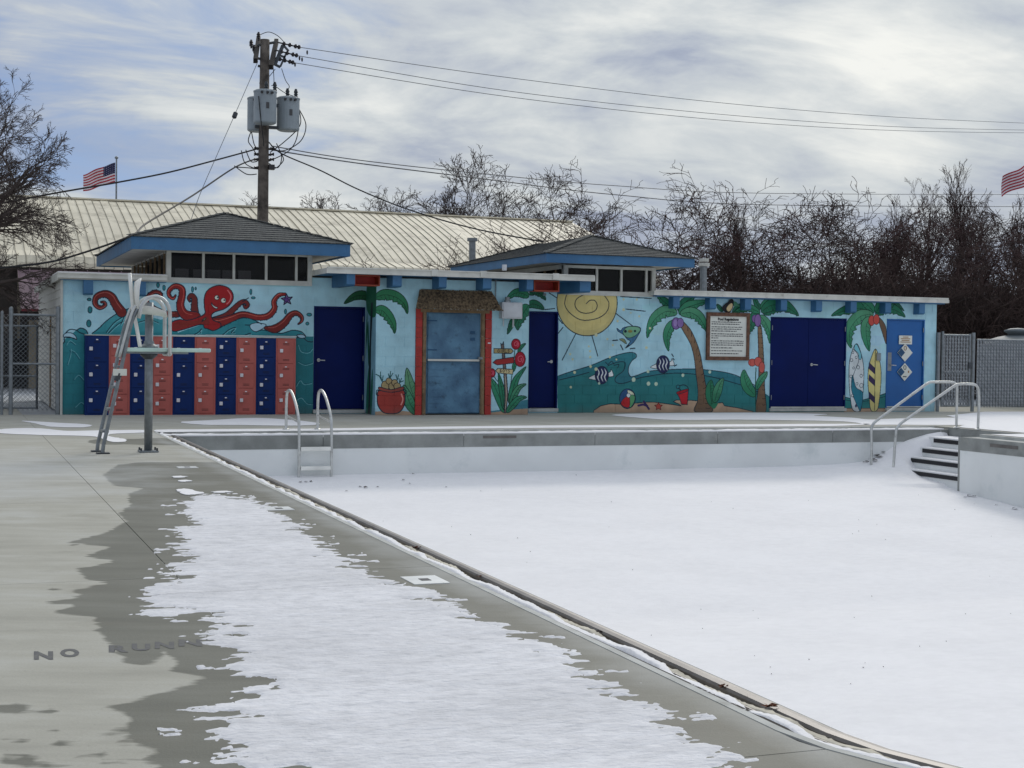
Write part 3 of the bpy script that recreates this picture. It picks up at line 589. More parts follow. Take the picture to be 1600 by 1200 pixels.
A.poly([(600,930),(700,945),(785,930),(798,1000),(785,1060),(740,1105),(645,1105),(598,1060),(585,1000)], (164, 60, 52), INK, 3.4); A.line([(770,960),(782,1000),(768,1040)], (226, 150, 140), 5)
A.poly([(602,905),(690,925),(780,903),(778,930),(690,945),(605,930)], (150, 70, 58), INK, 2.4); A.disc((590, 950), 16, None, None); A.line([(605,935),(582,930),(580,965),(596,968)], INK, 3); A.line([(782,925),(805,930),(800,960),(785,962)], INK, 3)
A.off = (760, 520, 9.225)
A.poly([(50,1130),(200,1120),(400,1100),(600,1080),(600,1200),(50,1200)], SAND, None, smooth=False); A.poly([(440,1050),(500,980),(600,960),(600,1090),(400,1105),(240,1130),(60,1150),(60,1130),(230,1105)], (64, 132, 150), None, smooth=False)
A.leaf([(255,1150),(200,960),(120,780),(58,655)], 62, GRN, (58, 142, 110)); A.leaf([(250,1100),(235,900),(205,740),(175,590)], 40, (34, 112, 84), GRN); A.leaf([(330,1020),(380,820),(440,650),(570,492)], 48, GRN, (58, 142, 110)); A.leaf([(335,1050),(400,900),(470,790),(570,740)], 42, (34, 112, 84), GRN2)
A.leaf([(290,1150),(380,1040),(470,950),(580,930)], 46, GRN, (58, 142, 110)); A.leaf([(455,290),(490,220),(530,180),(565,158)], 22, GRN, (58, 142, 110)); A.line([(340,800),(380,520),(410,240)], (24, 76, 70), 3); A.leaf([(385,560),(400,480),(420,420),(430,380)], 26, GRN, (58, 142, 110)); A.line([(100,620),(160,700)], (24, 76, 70), 3)
A.poly([(205,150),(225,175),(245,130),(262,300),(290,600),(310,900),(280,1155),(258,1155),(265,900),(248,600),(225,300)], (112, 100, 94), INK, 2.4, smooth=False); A.line([(268,620),(290,900),(270,1100)], (190, 180, 160), 2)
A.poly([(108,228),(355,232),(388,265),(355,300),(108,295)], (170, 152, 104), INK, 2.2, smooth=False); A.poly([(92,430),(140,388),(395,350),(400,435),(155,466)], (160, 44, 42), INK, 2.2, smooth=False); A.poly([(130,548),(165,512),(385,528),(380,598),(165,582)], (196, 182, 138), INK, 2.2, smooth=False)
letters(A, 'GIRLS', 160, 285, 44, (50, 44, 40)); letters(A, 'BOYS', 195, 572, 46, (60, 50, 44))
for cx_, cy_, rx_, ry_ in ((425,165,60,66),(485,382,72,95),(78,580,45,54)):
    A.disc((cx_, cy_), rx_, (170, 26, 48), (70, 14, 30), 2.6, ry=ry_); A.line([(cx_+rx_*.1,cy_),(cx_+rx_*.35,cy_-ry_*.1),(cx_+rx_*.2,cy_+ry_*.3),(cx_-rx_*.3,cy_+ry_*.25),(cx_-rx_*.35,cy_-ry_*.3),(cx_+rx_*.3,cy_-ry_*.5),(cx_+rx_*.65,cy_),(cx_+rx_*.4,cy_+ry_*.55)], (220, 110, 130), 2)
A.off = (620, 420, 4.9)
A.leaf([(1010,215),(960,190),(900,190),(838,236)], 34, GRN, (46, 130, 92), cut=.2, side=-1); A.leaf([(1010,280),(975,330),(935,400),(925,470)], 50, (34, 112, 84), GRN, cut=.4, side=-1); A.leaf([(960,300),(900,380),(870,440),(846,500)], 26, (34, 112, 84), GRN, cut=.3)
on(_a)
# -- return face of the projecting wall: s runs along Y
Cc = Canvas('mural_paint_return', 0, -.85, .1, -.1, 3.0); Cc.T = lambda p: ((p[0]-Cc.x0)/Cc.res, (p[1]-Cc.z0)/Cc.res); Cc.a[:] = np.array((128, 176, 194))/255; Cc.off = (0, 0, 1)
Cc.poly([(-.8,2.75),(-.4,2.75),(-.1,2.7),(0,2.3),(-.25,2.05),(-.7,2.0),(-.82,2.2)], (34, 104, 74), None); Cc.poly([(-.55,2.3),(-.38,2.3),(-.30,1.4),(-.22,.0),(-.42,.0),(-.44,1.5)], (30, 48, 50), None, smooth=False)
Cc.poly([(-.1,2.1),(0,1.6),(0,1.1),(-.12,1.7)], (26, 92, 64), None); Cc.poly([(-.2,1.9),(-.3,1.3),(-.24,1.0),(-.12,1.7)], (24, 86, 62), None); Cc.poly([(-.22,.0),(-.3,.5),(-.26,.95),(-.12,.5),(-.1,0)], (34, 104, 84), None); Cc.poly([(-.5,0),(-.6,.5),(-.55,.95),(-.42,.4),(-.42,0)], (34, 104, 84), None)

def mural_mat(cv, axis='X'):
    global nt
    im = cv.image(); m = bpy.data.materials.new(cv.name); m.use_nodes = True; keep = nt; nt = m.node_tree
    b = nt.nodes['Principled BSDF']; b.inputs['Roughness'].default_value = .62; b.inputs['Specular IOR Level'].default_value = .35
    geo = N('ShaderNodeNewGeometry'); sp_ = N('ShaderNodeSeparateXYZ'); nt.links.new(geo.outputs['Position'], sp_.inputs[0])
    U = M('DIVIDE', M('SUBTRACT', sp_.outputs[0 if axis == 'X' else 1], cv.x0), cv.x1-cv.x0); V = M('DIVIDE', M('SUBTRACT', sp_.outputs[2], cv.z0), cv.z1-cv.z0)
    cx = N('ShaderNodeCombineXYZ'); nt.links.new(U, cx.inputs[0]); nt.links.new(V, cx.inputs[1])
    ti = N('ShaderNodeTexImage'); ti.image = im; ti.extension = 'EXTEND'; nt.links.new(cx.outputs[0], ti.inputs[0])
    tn = N('ShaderNodeTexNoise'); tn.inputs['Scale'].default_value = 2.2; tn.inputs['Detail'].default_value = 8; nt.links.new(geo.outputs['Position'], tn.inputs['Vector'])
    k = M('MULTIPLY', M('SUBTRACT', tn.outputs[0], .5), .8); vm = N('ShaderNodeVectorMath', operation='SCALE'); nt.links.new(ti.outputs[0], vm.inputs[0]); nt.links.new(M('ADD', k, 1.), vm.inputs['Scale'])
    # splash dirt along the foot of the wall
    foot = M('MULTIPLY', M('SUBTRACT', .32, M('ADD', sp_.outputs[2], M('MULTIPLY', tn.outputs[0], .3))), 3., clamp=True)
    nt.links.new(mixc(M('MULTIPLY', foot, .5), vm.outputs[0], lin((96, 100, 96))), b.inputs['Base Color'])
    t3 = N('ShaderNodeTexNoise'); t3.inputs['Scale'].default_value = 45; nt.links.new(geo.outputs['Position'], t3.inputs['Vector'])
    bp = N('ShaderNodeBump'); bp.inputs['Strength'].default_value = .35; bp.inputs['Distance'].default_value = .01; nt.links.new(t3.outputs[0], bp.inputs['Height']); nt.links.new(bp.outputs[0], b.inputs['Normal'])
    nt = keep; MATS[cv.name] = m
mural_mat(A); mural_mat(Bc); mural_mat(Cc, 'Y')
# ================================================================ GROUND, DECK, POOL
XL, YF, XR = 1.21, -6.5, 14.4      # pool walls: left, far, right
def edge_x(y): return .985+.0072*(y+6.5)+max(0., -25.3-y)*.37
def gx(y, off): return edge_x(y)+off
def poly_sdf(P, pts, ys=1.):
    """signed distance (positive inside) of points P to polygon pts"""
    P = np.asarray(P, float)*[1, ys]; Q = np.asarray(pts, float)*[1, ys]; d = np.full(len(P), 1e9); ins = np.zeros(len(P), bool)
    for a, b in zip(Q, np.roll(Q, -1, 0)):
        e = b-a; L = max(e@e, 1e-12); t = np.clip(((P-a)@e)/L, 0, 1); d = np.minimum(d, np.hypot(*(P-a-t[:, None]*e).T))
        if a[1] != b[1]:
            c = ((a[1] > P[:, 1]) != (b[1] > P[:, 1])) & (P[:, 0] < (b[0]-a[0])*(P[:, 1]-a[1])/(b[1]-a[1])+a[0]); ins ^= c
    return np.where(ins, d, -d)
def gp(pts): return [G(*p) for p in pts]
WET = gp([(300,722),(215,722),(183,726),(159,742),(178,760),(222,763),(198,772),(201,790),(183,802),(195,814),(165,832),(99,848),(171,854),(129,869),(177,877),(116,889),(135,907),(165,911),(105,923),(126,931),(78,941),(114,945),(78,958),(144,964),(150,985),(168,1008),(192,1035),(216,1042),(246,1038),(255,1020),(272,1030),(261,1050),(318,1060),(255,1080),(195,1098),(162,1107),(195,1120),(192,1140),(192,1155),(234,1173),(240,1200),(240,1300),(1500,1300),(1420,1200),(1300,1150),(1000,1010),(760,905),(560,815),(430,758),(340,722)])
def ell(cx, cy, a, b): return gp([(cx+a*math.cos(t), cy+b*math.sin(t)) for t in np.linspace(0, 2*math.pi, 14)[:-1]])
PUD = [WET, ell(18, 1106, 36, 10), ell(72, 1110, 24, 6), ell(90, 941, 22, 4), ell(86, 921, 12, 3), ell(28, 1187, 34, 10), ell(100, 1161, 22, 5), ell(22, 1158, 30, 6), ell(150, 1180, 26, 5), ell(80, 1143, 17, 4), ell(165, 1146, 24, 5), ell(200, 1192, 60, 5), ell(60, 1197, 40, 5), ell(190, 1165, 22, 4), ell(110, 852, 10, 2),
       ell(175, 690, 40, 5), gp([(470,700),(160,694),(150,688),(250,684),(330,690)])]
deck = B(0, .01, 0, .01, -.3, -.29).build('pool_deck', 'deck'); deck['kind'] = 'structure'
dv, dfs = [], []
def slab(x0, x1, y0, y1, fine, right_edge=False):
    nx = max(1, int((x1-x0)/fine)); ny = max(1, int((y1-y0)/fine)); g = .003
    ys = np.linspace(y0+g, y1-g, ny+1); V = []; 
    for y in ys:
        xe = edge_x(y) if right_edge else x1-g
        V += [(x, y, 0.) for x in np.linspace(x0+g, xe, nx+1)]
    P = np.array(V)[:, :2]; n = len(V); w = np.full(n, -1.)
    if y0 < -5 and x1 < 1.5:
        for q in PUD: w = np.maximum(w, poly_sdf(P, q, .7))
    fr = np.clip(1-np.hypot((P[:, 0]+1.5)/2.2, (P[:, 1]+13)/4.2), -1, 1)*.9 if x1 < 1.5 else np.full(n, -.25)
    if x1 < 1.5: fr = np.maximum(fr, (.45-np.abs(P[:, 0]-.85)*2.6))
    w += np.where((P[:, 1] > -5.6) & (P[:, 0] > -1), -.12+.45*np.sin(P[:, 0]*.8+1)*np.exp(-((P[:, 1]+.9)/1.0)**2), 0)*(P[:, 1] > -5.6)
    Fs = [(j*(nx+1)+i, j*(nx+1)+i+1, (j+1)*(nx+1)+i+1, (j+1)*(nx+1)+i) for j in range(ny) for i in range(nx)]
    rim = [i for i in range(nx+1)]+[j*(nx+1)+nx for j in range(1, ny+1)]+[ny*(nx+1)+i for i in range(nx-1, -1, -1)]+[j*(nx+1) for j in range(ny-1, 0, -1)]
    V += [(V[i][0], V[i][1], -.12) for i in rim]; m = len(rim); Fs += [(rim[(k+1) % m], rim[k], n+k, n+(k+1) % m) for k in range(m)]
    o = raw('slab', V, Fs, 'deck', deck); a = o.data.attributes.new('wet', 'FLOAT', 'POINT'); a.data.foreach_set('value', np.concatenate([w, w[rim]]).astype(np.float32))
    a = o.data.attributes.new('frost', 'FLOAT', 'POINT'); a.data.foreach_set('value', np.concatenate([fr, fr[rim]]).astype(np.float32))
YJ = [-34.4, -29.9, -25.4, -20.88, -16.4, -11.7, -6.05]
for i in range(len(YJ)-1):
    f = .06 if YJ[i] < -15 else .12
    for x0, x1 in ((-15, -11.2), (-11.2, -7.7), (-7.7, -4.2), (-4.2, -.73)): slab(x0, x1, YJ[i], YJ[i+1], f if x1 > -1 else .3)
    slab(-.73, .98, YJ[i], YJ[i+1], f, True)
xs = [-15, -11.2, -7.7, -4.2, -.73]+[2.3+3.02*i for i in range(13)]
for x0, x1 in zip(xs, xs[1:]):
    slab(x0, x1, -6.05, -3.0, .15 if x1 < 22 else .6); slab(x0, x1, -3.0, 3.0 if (x1 < 0 or x0 > 20) else .06, .15 if x1 < 22 else .6)
for y0, y1 in ((-8.65, -6.05),): slab(15.85, 19.4, y0, y1, .3)
for y0, y1 in ((-12, -8.65), (-17, -12), (-22, -17), (-28, -22), (-34.4, -28)):
    for x0, x1 in ((14.83, 18), (18, 22), (22, 30)): slab(x0, x1, y0, y1, .5)
slab(19.4, 30, -8.65, -6.05, .5)
for a_ in ((-15, .93, -34.4, -6.06), (-15, -.73, -6.0, 2.9), (-.72, 20.6, -6.0, .05), (20.61, 38, -6.0, 2.9), (14.87, 30, -34, -8.7), (15.9, 38, -8.6, -6)):
    B(a_[0], a_[1]-.003, a_[2], a_[3], -.2, -.006).build('joint_filler', 'grout_dark', deck)
gnd = MB()
for x0, x1, y0, y1 in ((-700, 700, 3, 900), (-700, -15, -300, 3), (38, 700, -300, 3), (-15, 38, -300, -34.4), (30, 38, -34.4, -6.0), (-.73, 20.6, .06, 3)):
    gnd.quad((x0, y0, -.03), (x1, y0, -.03), (x1, y1, -.03), (x0, y1, -.03))
g = gnd.build('ground', 'ground_far'); g['kind'] = 'structure'

pool = B(-.5, 40, -36, -5, -2.6, -2.55).build('pool_basin', 'pool_white'); pool['kind'] = 'structure'
def wall_seg(name, p, q, z0, z1, m, off=0.):  # vertical sheet with 6 cm thickness, inner face on the line p-q
    p, q = Vector((*p, 0)), Vector((*q, 0)); d = (q-p).normalized(); n = Vector((-d.y, d.x, 0))
    a, b = p+n*off, q+n*off; c, e = b-n*.08, a-n*.08
    P = [a, b, c, e]; return MB().prism([(v.x, v.y, z0) for v in P], (0, 0, z1-z0)).build(name, m, pool)
ZL = -.04
LP = [(edge_x(YF)+.28, YF), (edge_x(-25.3)+.28, -25.3), (edge_x(-31.5)+.28, -31.5)]
wall_seg('wall', LP[1], LP[0], -2.6, -.27, 'pool_white'); wall_seg('wall', LP[2], LP[1], -2.6, -.27, 'pool_white')
wall_seg('tile_band', LP[1], LP[0], -.27, ZL-.02, 'band_concrete', .004); wall_seg('tile_band', LP[2], LP[1], -.27, ZL-.02, 'band_concrete', .004)
B(1.1, 15.9, YF, YF+.1, -2.6, -.262).build('wall', 'pool_white', pool)
fb = MB(); n = 0
for x0 in np.arange(XL, 15.85, 2.4): fb.box(x0+.004, min(x0+2.396, 15.84), YF-.006, YF+.12, -.262, ZL)
fb.build('concrete_band', 'band_concrete', pool)
B(XR, XR+.1, -31, -8.65, -2.6, -.27).build('wall', 'pool_white', pool)
for y0 in np.arange(-31, -8.7, 2.483): B(XR-.006, XR+.12, y0+.004, y0+2.479, -.27, ZL).build('concrete_band', 'band_concrete', pool)
B(XR+.02, 15.9, -8.65, -8.57, -2.6, ZL-.006).build('side_wall', 'band_concrete', pool)
B(15.78, 15.86, -8.57, YF, -1.2, -.002).build('back_wall', 'band_concrete', pool)
B(XR+.12, 14.80, -31, -8.655, -.4, ZL-.008).build('gutter_floor', 'bullnose', pool)
B(14.80, 14.86, -31, -8.655, -.3, .003).build('coping', 'bullnose', pool)
B(14.863, 15.9, -8.70, -8.64, -.3, .004).build('coping', 'bullnose', pool)
d_ = B(XR-.012, XR-.007, -10.15, -9.45, -.155, -.10).build('skimmer_slot', 'gutter_rail', pool)
B(6.35, 6.95, YF-.012, YF-.007, -.12, -.075).build('skimmer_slot', 'gutter_rail', pool)
# steps with black nosings
for i, (x, z) in enumerate(((14.45, -.74), (14.7, -.54), (14.95, -.365), (15.2, -.18))):
    s_ = B(x+.003, 15.78, -8.57, YF, -1.6 if i == 0 else (-.74, -.54, -.365)[i-1]+.002, z).build('step', 'pool_white', pool)
    B(x-.012, x+.002, -8.56, YF-.35, z-.078, z-.004).build('nosing', 'step_black', s_)
    sn = MB(); sn.box(x+.02, (14.69, 14.94, 15.19, 15.77)[i], -8.56, YF, z+.002, z+.022); sn.build('tread_snow', 'snow', s_, kind='stuff')
# far gutter and left gutter
gut = B(XL-.02, 15.8, YF+.121, -6.06, -.4, -.075).build('gutter', 'bullnose'); gut['kind'] = 'structure'
B(1.0, 15.8, -6.05, -6.0, -.2, .002).build('coping', 'bullnose', gut)
def ribbon(name, prof, m, parent, y0=-6.1, n=90, wob=0., kind=None, seed=1, y1=-31):
    """profile (offset from deck edge, z) swept along the left pool edge"""
    r_ = np.random.default_rng(seed); V = []; ysr = np.linspace(y0, y1, n); k = len(prof)
    for y in ysr:
        for (o_, z_) in prof: V.append((edge_x(y)+o_+r_.normal()*wob*.6, y, z_+r_.normal()*wob))
    Fs = [(i*k+j, i*k+(j+1) % k, (i+1)*k+(j+1) % k, (i+1)*k+j) for i in range(n-1) for j in range(k)]
    return raw(name, V, Fs, m, parent, kind=kind)
lg = ribbon('gutter', [(.0, -.4), (.29, -.4), (.29, -.09), (.0, -.09)], 'grout_dark', None); lg['kind'] = 'structure'
ribbon('bullnose', [(.0, -.2), (.052, -.2), (.052, -.008), (.044, .001), (.0, .003)], 'bullnose', lg)
ribbon('grate_edge', [(.122, -.1), (.128, -.1), (.128, -.022), (.122, -.022)], 'gutter_rail', lg)
rail = ribbon('rail', [(.205, -.09), (.205, -.034), (.212, -.022), (.24, -.018), (.268, -.022), (.279, -.036), (.279, -.2)], 'gutter_rail', lg)
ribbon('rail_gap', [(.188, -.12), (.2045, -.12), (.2045, -.085), (.188, -.085)], 'grout_dark', lg)
def bumpy(name, o0, o1, z, amp, m, step=.02, seed=3, y0=-6.2, y1=-28.):
    r_ = np.random.default_rng(seed); n_ = int((y0-y1)/step); c = 6; V = []
    t = np.arange(n_); low = np.interp(t, np.arange(0, n_+8, 8), r_.normal(size=(n_+8)//8+1)[:len(np.arange(0, n_+8, 8))])
    low2 = np.interp(t, np.arange(0, n_+30, 30), r_.normal(size=len(np.arange(0, n_+30, 30))))
    for i in range(n_):
        y = y0-i*step; h = z+amp*(low[i]*.5+low2[i]*.7); e = .010*low[i]
        for j in range(c):
            u = j/(c-1); V.append((edge_x(y)+o0+(o1-o0)*u+(e if 0 < j < c-1 else (abs(e) if j == 0 else -abs(e))), y, (h+amp*.3*r_.normal()) if 0 < j < c-1 else z-.03))
    Fs = [(i*c+j, i*c+j+1, (i+1)*c+j+1, (i+1)*c+j) for i in range(n_-1) for j in range(c-1)]
    return raw(name, V, Fs, m, lg, smooth=True, kind='stuff')
bumpy('gutter_snow', .053, .121, -.004, .006, 'snow', seed=3); bumpy('gutter_slush', .129, .186, -.028, .006, 'gutter_dirt', seed=5)
# brackets holding the rail
for y in (-9.2, -12.4, -15.4, -18.6): B(edge_x(y)+.10, edge_x(y)+.2, y-.012, y+.012, -.08, -.03).build('rail_bracket', 'grout_dark', lg)
# far gutter snow strip + deck strip of snow
def patch(name, pts, z=.003, th=.005, m='snow', jit=.0, label=None, n=5, sm=True):
    P = spline(pts, n, True) if sm else [np.array(p, float) for p in pts]
    P = [(p[0]+rng.normal()*jit, p[1]+rng.normal()*jit) for p in P]
    o = MB().prism([(p[0], p[1], z) for p in P], (0, 0, th)).build(name, m); o['kind'] = 'stuff'
    if label: o['label'] = label
    return o
V = []; Fs = []; xs_ = np.arange(XL-.25, 15.7, .08)
for i, x in enumerate(xs_):
    e = .05*math.sin(x*1.7)+.04*math.sin(x*5.1)+rng.normal()*.008
    V += [(x, YF-.004, -.075), (x, YF+.004, ZL+.022), (x, -6.2+e, ZL+.020+rng.normal()*.003), (x, -6.15+e, -.075)]
for i in range(len(xs_)-1): Fs += [(i*4+j, i*4+j+1, i*4+j+5, i*4+j+4) for j in range(3)]
raw('gutter_snow', V, Fs, 'snow', gut, kind='stuff')

# ---- snow lying in the empty pool
def fbm(X, Y, sc, oct_=4, seed=0):
    out = np.zeros_like(X); a = 1.; r_ = np.random.default_rng(seed)
    for o_ in range(oct_):
        g_ = r_.random((64, 64)); x = X*sc*2**o_; y = Y*sc*2**o_; xi = np.floor(x).astype(int); yi = np.floor(y).astype(int); fx = x-xi; fy = y-yi
        fx = fx*fx*(3-2*fx); fy = fy*fy*(3-2*fy)
        v = lambda i, j: g_[(xi+i) % 64, (yi+j) % 64]
        out += a*((v(0, 0)*(1-fx)+v(1, 0)*fx)*(1-fy)+(v(0, 1)*(1-fx)+v(1, 1)*fx)*fy-.5); a *= .5
    return out
gxs = np.arange(1.12, 15.8, .07); gys = np.concatenate([np.arange(YF, -14, -.07), np.arange(-14, -31.5, -.14)]); GX, GY = np.meshgrid(gxs, gys)
D_ = YF-GY; base = -.74-.085*np.minimum(D_, 9.)
base += .05*np.exp(-(D_/.5)**2)-.02*np.exp(-((D_-.9)/.5)**2)
# drift climbing over the left end of the steps
zw = np.interp(GX, [11., 12.6, 13.4, 13.9, 14.1, 14.5, 14.9, 15.3, 15.6, 15.8], [-2, -.79, -.72, -.64, -.55, -.36, -.22, -.12, -.08, -.08]); dd_ = D_-.16*np.sin(GX*3)
d2 = zw-np.clip(dd_, 0, 9)**1.25*np.interp(GX, [13., 14.0, 14.5, 14.8, 15.2], [.12, .2, .5, 1.5, 2.5]); kk = 16.
base = np.log(np.exp(kk*base)+np.exp(kk*d2))/kk
# scoured hollow along the right wall
t_ = (GX-(XR-1.5-.22*(-8.6-GY).clip(0, 8)*0)); hol = np.clip((GX-12.9)/1.2, 0, 1); hol = hol*hol*(3-2*hol)*(GY < -8.2); base -= .05*hol
base += .035*fbm(GX, GY, .35, 4, 4)*np.clip(D_/1.5, .2, 1)+.006*fbm(GX, GY, 3., 3, 9)
inst = (GX > XR+.1) & (GY < -8.65); base = np.where((GX > XR+.05) & (GY < -8.65), -2.4, base)
st_z = np.where(GX < 14.45, 9, np.where(GX < 14.7, -.74, np.where(GX < 14.95, -.54, np.where(GX < 15.2, -.365, -.18))))
base = np.where((GX > 14.45) & (base < st_z+.03), np.minimum(base, st_z-.03), base)
ny_, nx_ = GX.shape; V = np.stack([GX, GY, base], -1).reshape(-1, 3).tolist()
Fs = [(j*nx_+i, (j+1)*nx_+i, (j+1)*nx_+i+1, j*nx_+i+1) for j in range(ny_-1) for i in range(nx_-1)]
ps = raw('pool_snow', V, Fs, 'snow', smooth=True); ps['kind'] = 'stuff'

# ---- wind-blown snow lying on the left deck (height field that dips below the concrete where it has melted)
SNOWP = gp([(297,772),(279,790),(288,808),(271,823),(294,838),(270,850),(282,877),(264,901),(225,919),(210,949),(231,967),(300,963),(318,981),(324,1005),(354,1029),(372,1050),(360,1080),(330,1095),(306,1110),(306,1137),(330,1155),(339,1185),(345,1215),(345,1320),(1420,1320),(1230,1215),(1190,1200),(1120,1160),(1040,1112),(960,1075),(900,1030),(830,995),(760,968),(700,935),(640,912),(560,880),(500,845),(440,805),(400,782),(340,772)])
lat = np.array([math.cos(YAW), -math.sin(YAW)]); dep = np.array([math.sin(YAW), math.cos(YAW)])
def snow_field(name, x0, x1, y0, y1, dx_, dy_, amp=1.):
    X, Y = np.meshgrid(np.arange(x0, x1, dx_), np.arange(y0, y1, dy_)); P = np.stack([X.ravel(), Y.ravel()], 1)
    s = poly_sdf(P, SNOWP, .45); u = P@lat; v = P@dep; d_cam = np.maximum(3., v-CAM[:2]@dep)
    jag = .13*fbm(u*.8, v*1.7, 2.6, 4, 11)+.10*fbm(u*.7, v*2.6, 9., 4, 12)
    holes = fbm(u*.9, v*1.9, 4.5, 3, 21); hz = np.clip((holes-.12-.5*np.clip(s, 0, 1)-.25*np.clip(P[:, 0]-.2, 0, 1))*2.5, 0, 1)*.26+np.clip(fbm(u*.6, v*2.4, 13., 3, 33)-.12-.9*np.clip(s, 0, 1), 0, 1)*.5
    f = s+jag-hz-.015
    isl = np.clip(fbm(u*.55, v*2.2, 8., 4, 44)-.36, 0, 1)*.9; f = np.where((s < .03) & (s > -.15), np.maximum(f, isl-.04-np.abs(s)*.35), f)
    z = np.clip(f*.10, -.012, .006)+.0015*fbm(u, v*2, 9., 3, 5)*(f > .02)
    X = np.where(X > np.vectorize(edge_x)(Y)-.004, np.nan, X); ok = ~np.isnan(X).ravel(); ny, nx = Y.shape
    keep = (z.reshape(ny, nx) > -.009) & ~np.isnan(X); V = np.stack([np.nan_to_num(X.ravel()), P[:, 1], z+.001], 1)
    q = keep[:-1, :-1] | keep[1:, :-1] | keep[:-1, 1:] | keep[1:, 1:]; okk = ok.reshape(ny, nx); q &= okk[:-1, :-1] & okk[1:, :-1] & okk[:-1, 1:] & okk[1:, 1:]
    J, I = np.nonzero(q); F_ = np.stack([J*nx+I, J*nx+I+1, (J+1)*nx+I+1, (J+1)*nx+I], 1)
    used, inv = np.unique(F_.ravel(), return_inverse=True)
    o = raw(name, V[used].tolist(), inv.reshape(-1, 4).tolist(), 'snow_thin', smooth=True); o['kind'] = 'stuff'; return o
snow_field('deck_snow', -1.0, 1.0, -21.5, -14.8, .016, .035); snow_field('deck_snow', -1.3, 2.2, -27., -21.5+.001, .013, .024)
def pp(name, px, **k): return patch(name, gp(px), **k)
for px in ([(269,745.6),(276,744.6),(293,745.4),(280,747.4)], [(277,752),(288,751),(301,752),(284,753.6)], [(276,766),(292,764.5),(306,768),(318,771),(300,774),(283,772)], [(330,769.5),(350,768),(362,769.5),(345,771)],
           [(0,671.5),(40,669.5),(70,670.5),(105,674),(160,673),(228,672.5),(228,676),(175,678.5),(172,683),(192,686),(198,690),(175,691),(160,686),(140,682),(60,680),(0,677)],
           [(35,658),(80,660.5),(140,664),(130,668),(80,667),(55,662)], [(282,660),(330,657),(400,653.5),(470,658),(500,663),(455,665.5),(380,664.5),(320,664)],
           [(246,672),(300,671.5),(360,671),(430,670.5),(520,670),(700,667),(900,665),(1100,663.8),(1300,662.8),(1360,663),(1300,666),(1100,667.4),(900,668.6),(700,670.4),(520,673),(380,674.4),(300,675),(250,675.5)],
           [(960,648),(1100,645.5),(1200,645.5),(1290,647.5),(1270,650),(1330,653),(1360,656),(1420,654),(1600,652),(1640,654),(1640,664),(1500,664.5),(1400,664),(1355,664),(1340,661),(1310,658.5),(1240,657),(1150,656),(1060,656.5),(1010,654)]):
    pp('deck_snow', px, jit=.01, m='snow')
patch('deck_snow', [(15.95, -8.6), (19, -8.6), (24, -8.6), (29, -8.6), (29, -2), (26, -.6), (21.5, -.4), (19, -2.2), (17.6, -5.2), (16.4, -6.1), (15.95, -6.6)], sm=False, m='snow', z=.006)
patch('deck_snow', [(14.95, -8.78), (29, -8.78), (29, -22), (14.95, -22)], sm=False, m='snow', z=.005)
# depth-marker tiles along the deck edge
for i, (x, y, w) in enumerate(((.50, -12.9, .11), (.62, -17.35, .13), (.66, -21.4, .15))):
    t = root('depth_marker', (x, y, 0), ('white depth marker tile in the deck near the far corner of the pool', 'white depth marker tile at the tip of the deck snow patch', 'white depth marker tile beside the long gutter, nearest to the viewer')[i], 'tile', 'depth marker tiles along the left pool edge')
    B(x-.11, x+.11, y-w, y+w, -.02, .004).build('tile', 'tile_white', t)
    m_ = MB(); m_.box(x-.03, x+.03, y-.04, y+.04, .0045, .006); m_.build('number_mark', 'ink_grey', t)
# stencilled warning
let = root('deck_lettering', (-1.3, -22.95, .0005), 'black stencilled NO RUNNING warning painted on the bare concrete deck, its end under snow', 'lettering')
for ch, xa, xb, yb, yt in (('N', 53, 83, 1031, 1018), ('O', 94, 124, 1027, 1014), ('R', 170, 201, 1019.5, 1008.5), ('U', 206, 235, 1017, 1006), ('N', 242, 272, 1014, 1003), ('N', 279, 316, 1010, 999.5), ('I', 322, 334, 1007, 997), ('N', 340, 372, 1005, 994), ('G', 380, 412, 1001, 990)):
    v, f = text_mesh(ch, 1., bold=.05); v = np.array(v); v = (v-v.min(0))/(v.max(0)-v.min(0))
    P = []
    for a_, b_ in v: q = G(xa+(xb-xa)*a_, yb+(yt-yb)*b_); P.append((q[0]+1.3, q[1]+22.95, .001))
    me = bpy.data.meshes.new('letter'); me.from_pydata(P, [], f); me.materials.append(MATS['stencil']); o = bpy.data.objects.new('letter', me); COL.objects.link(o); o.parent = let

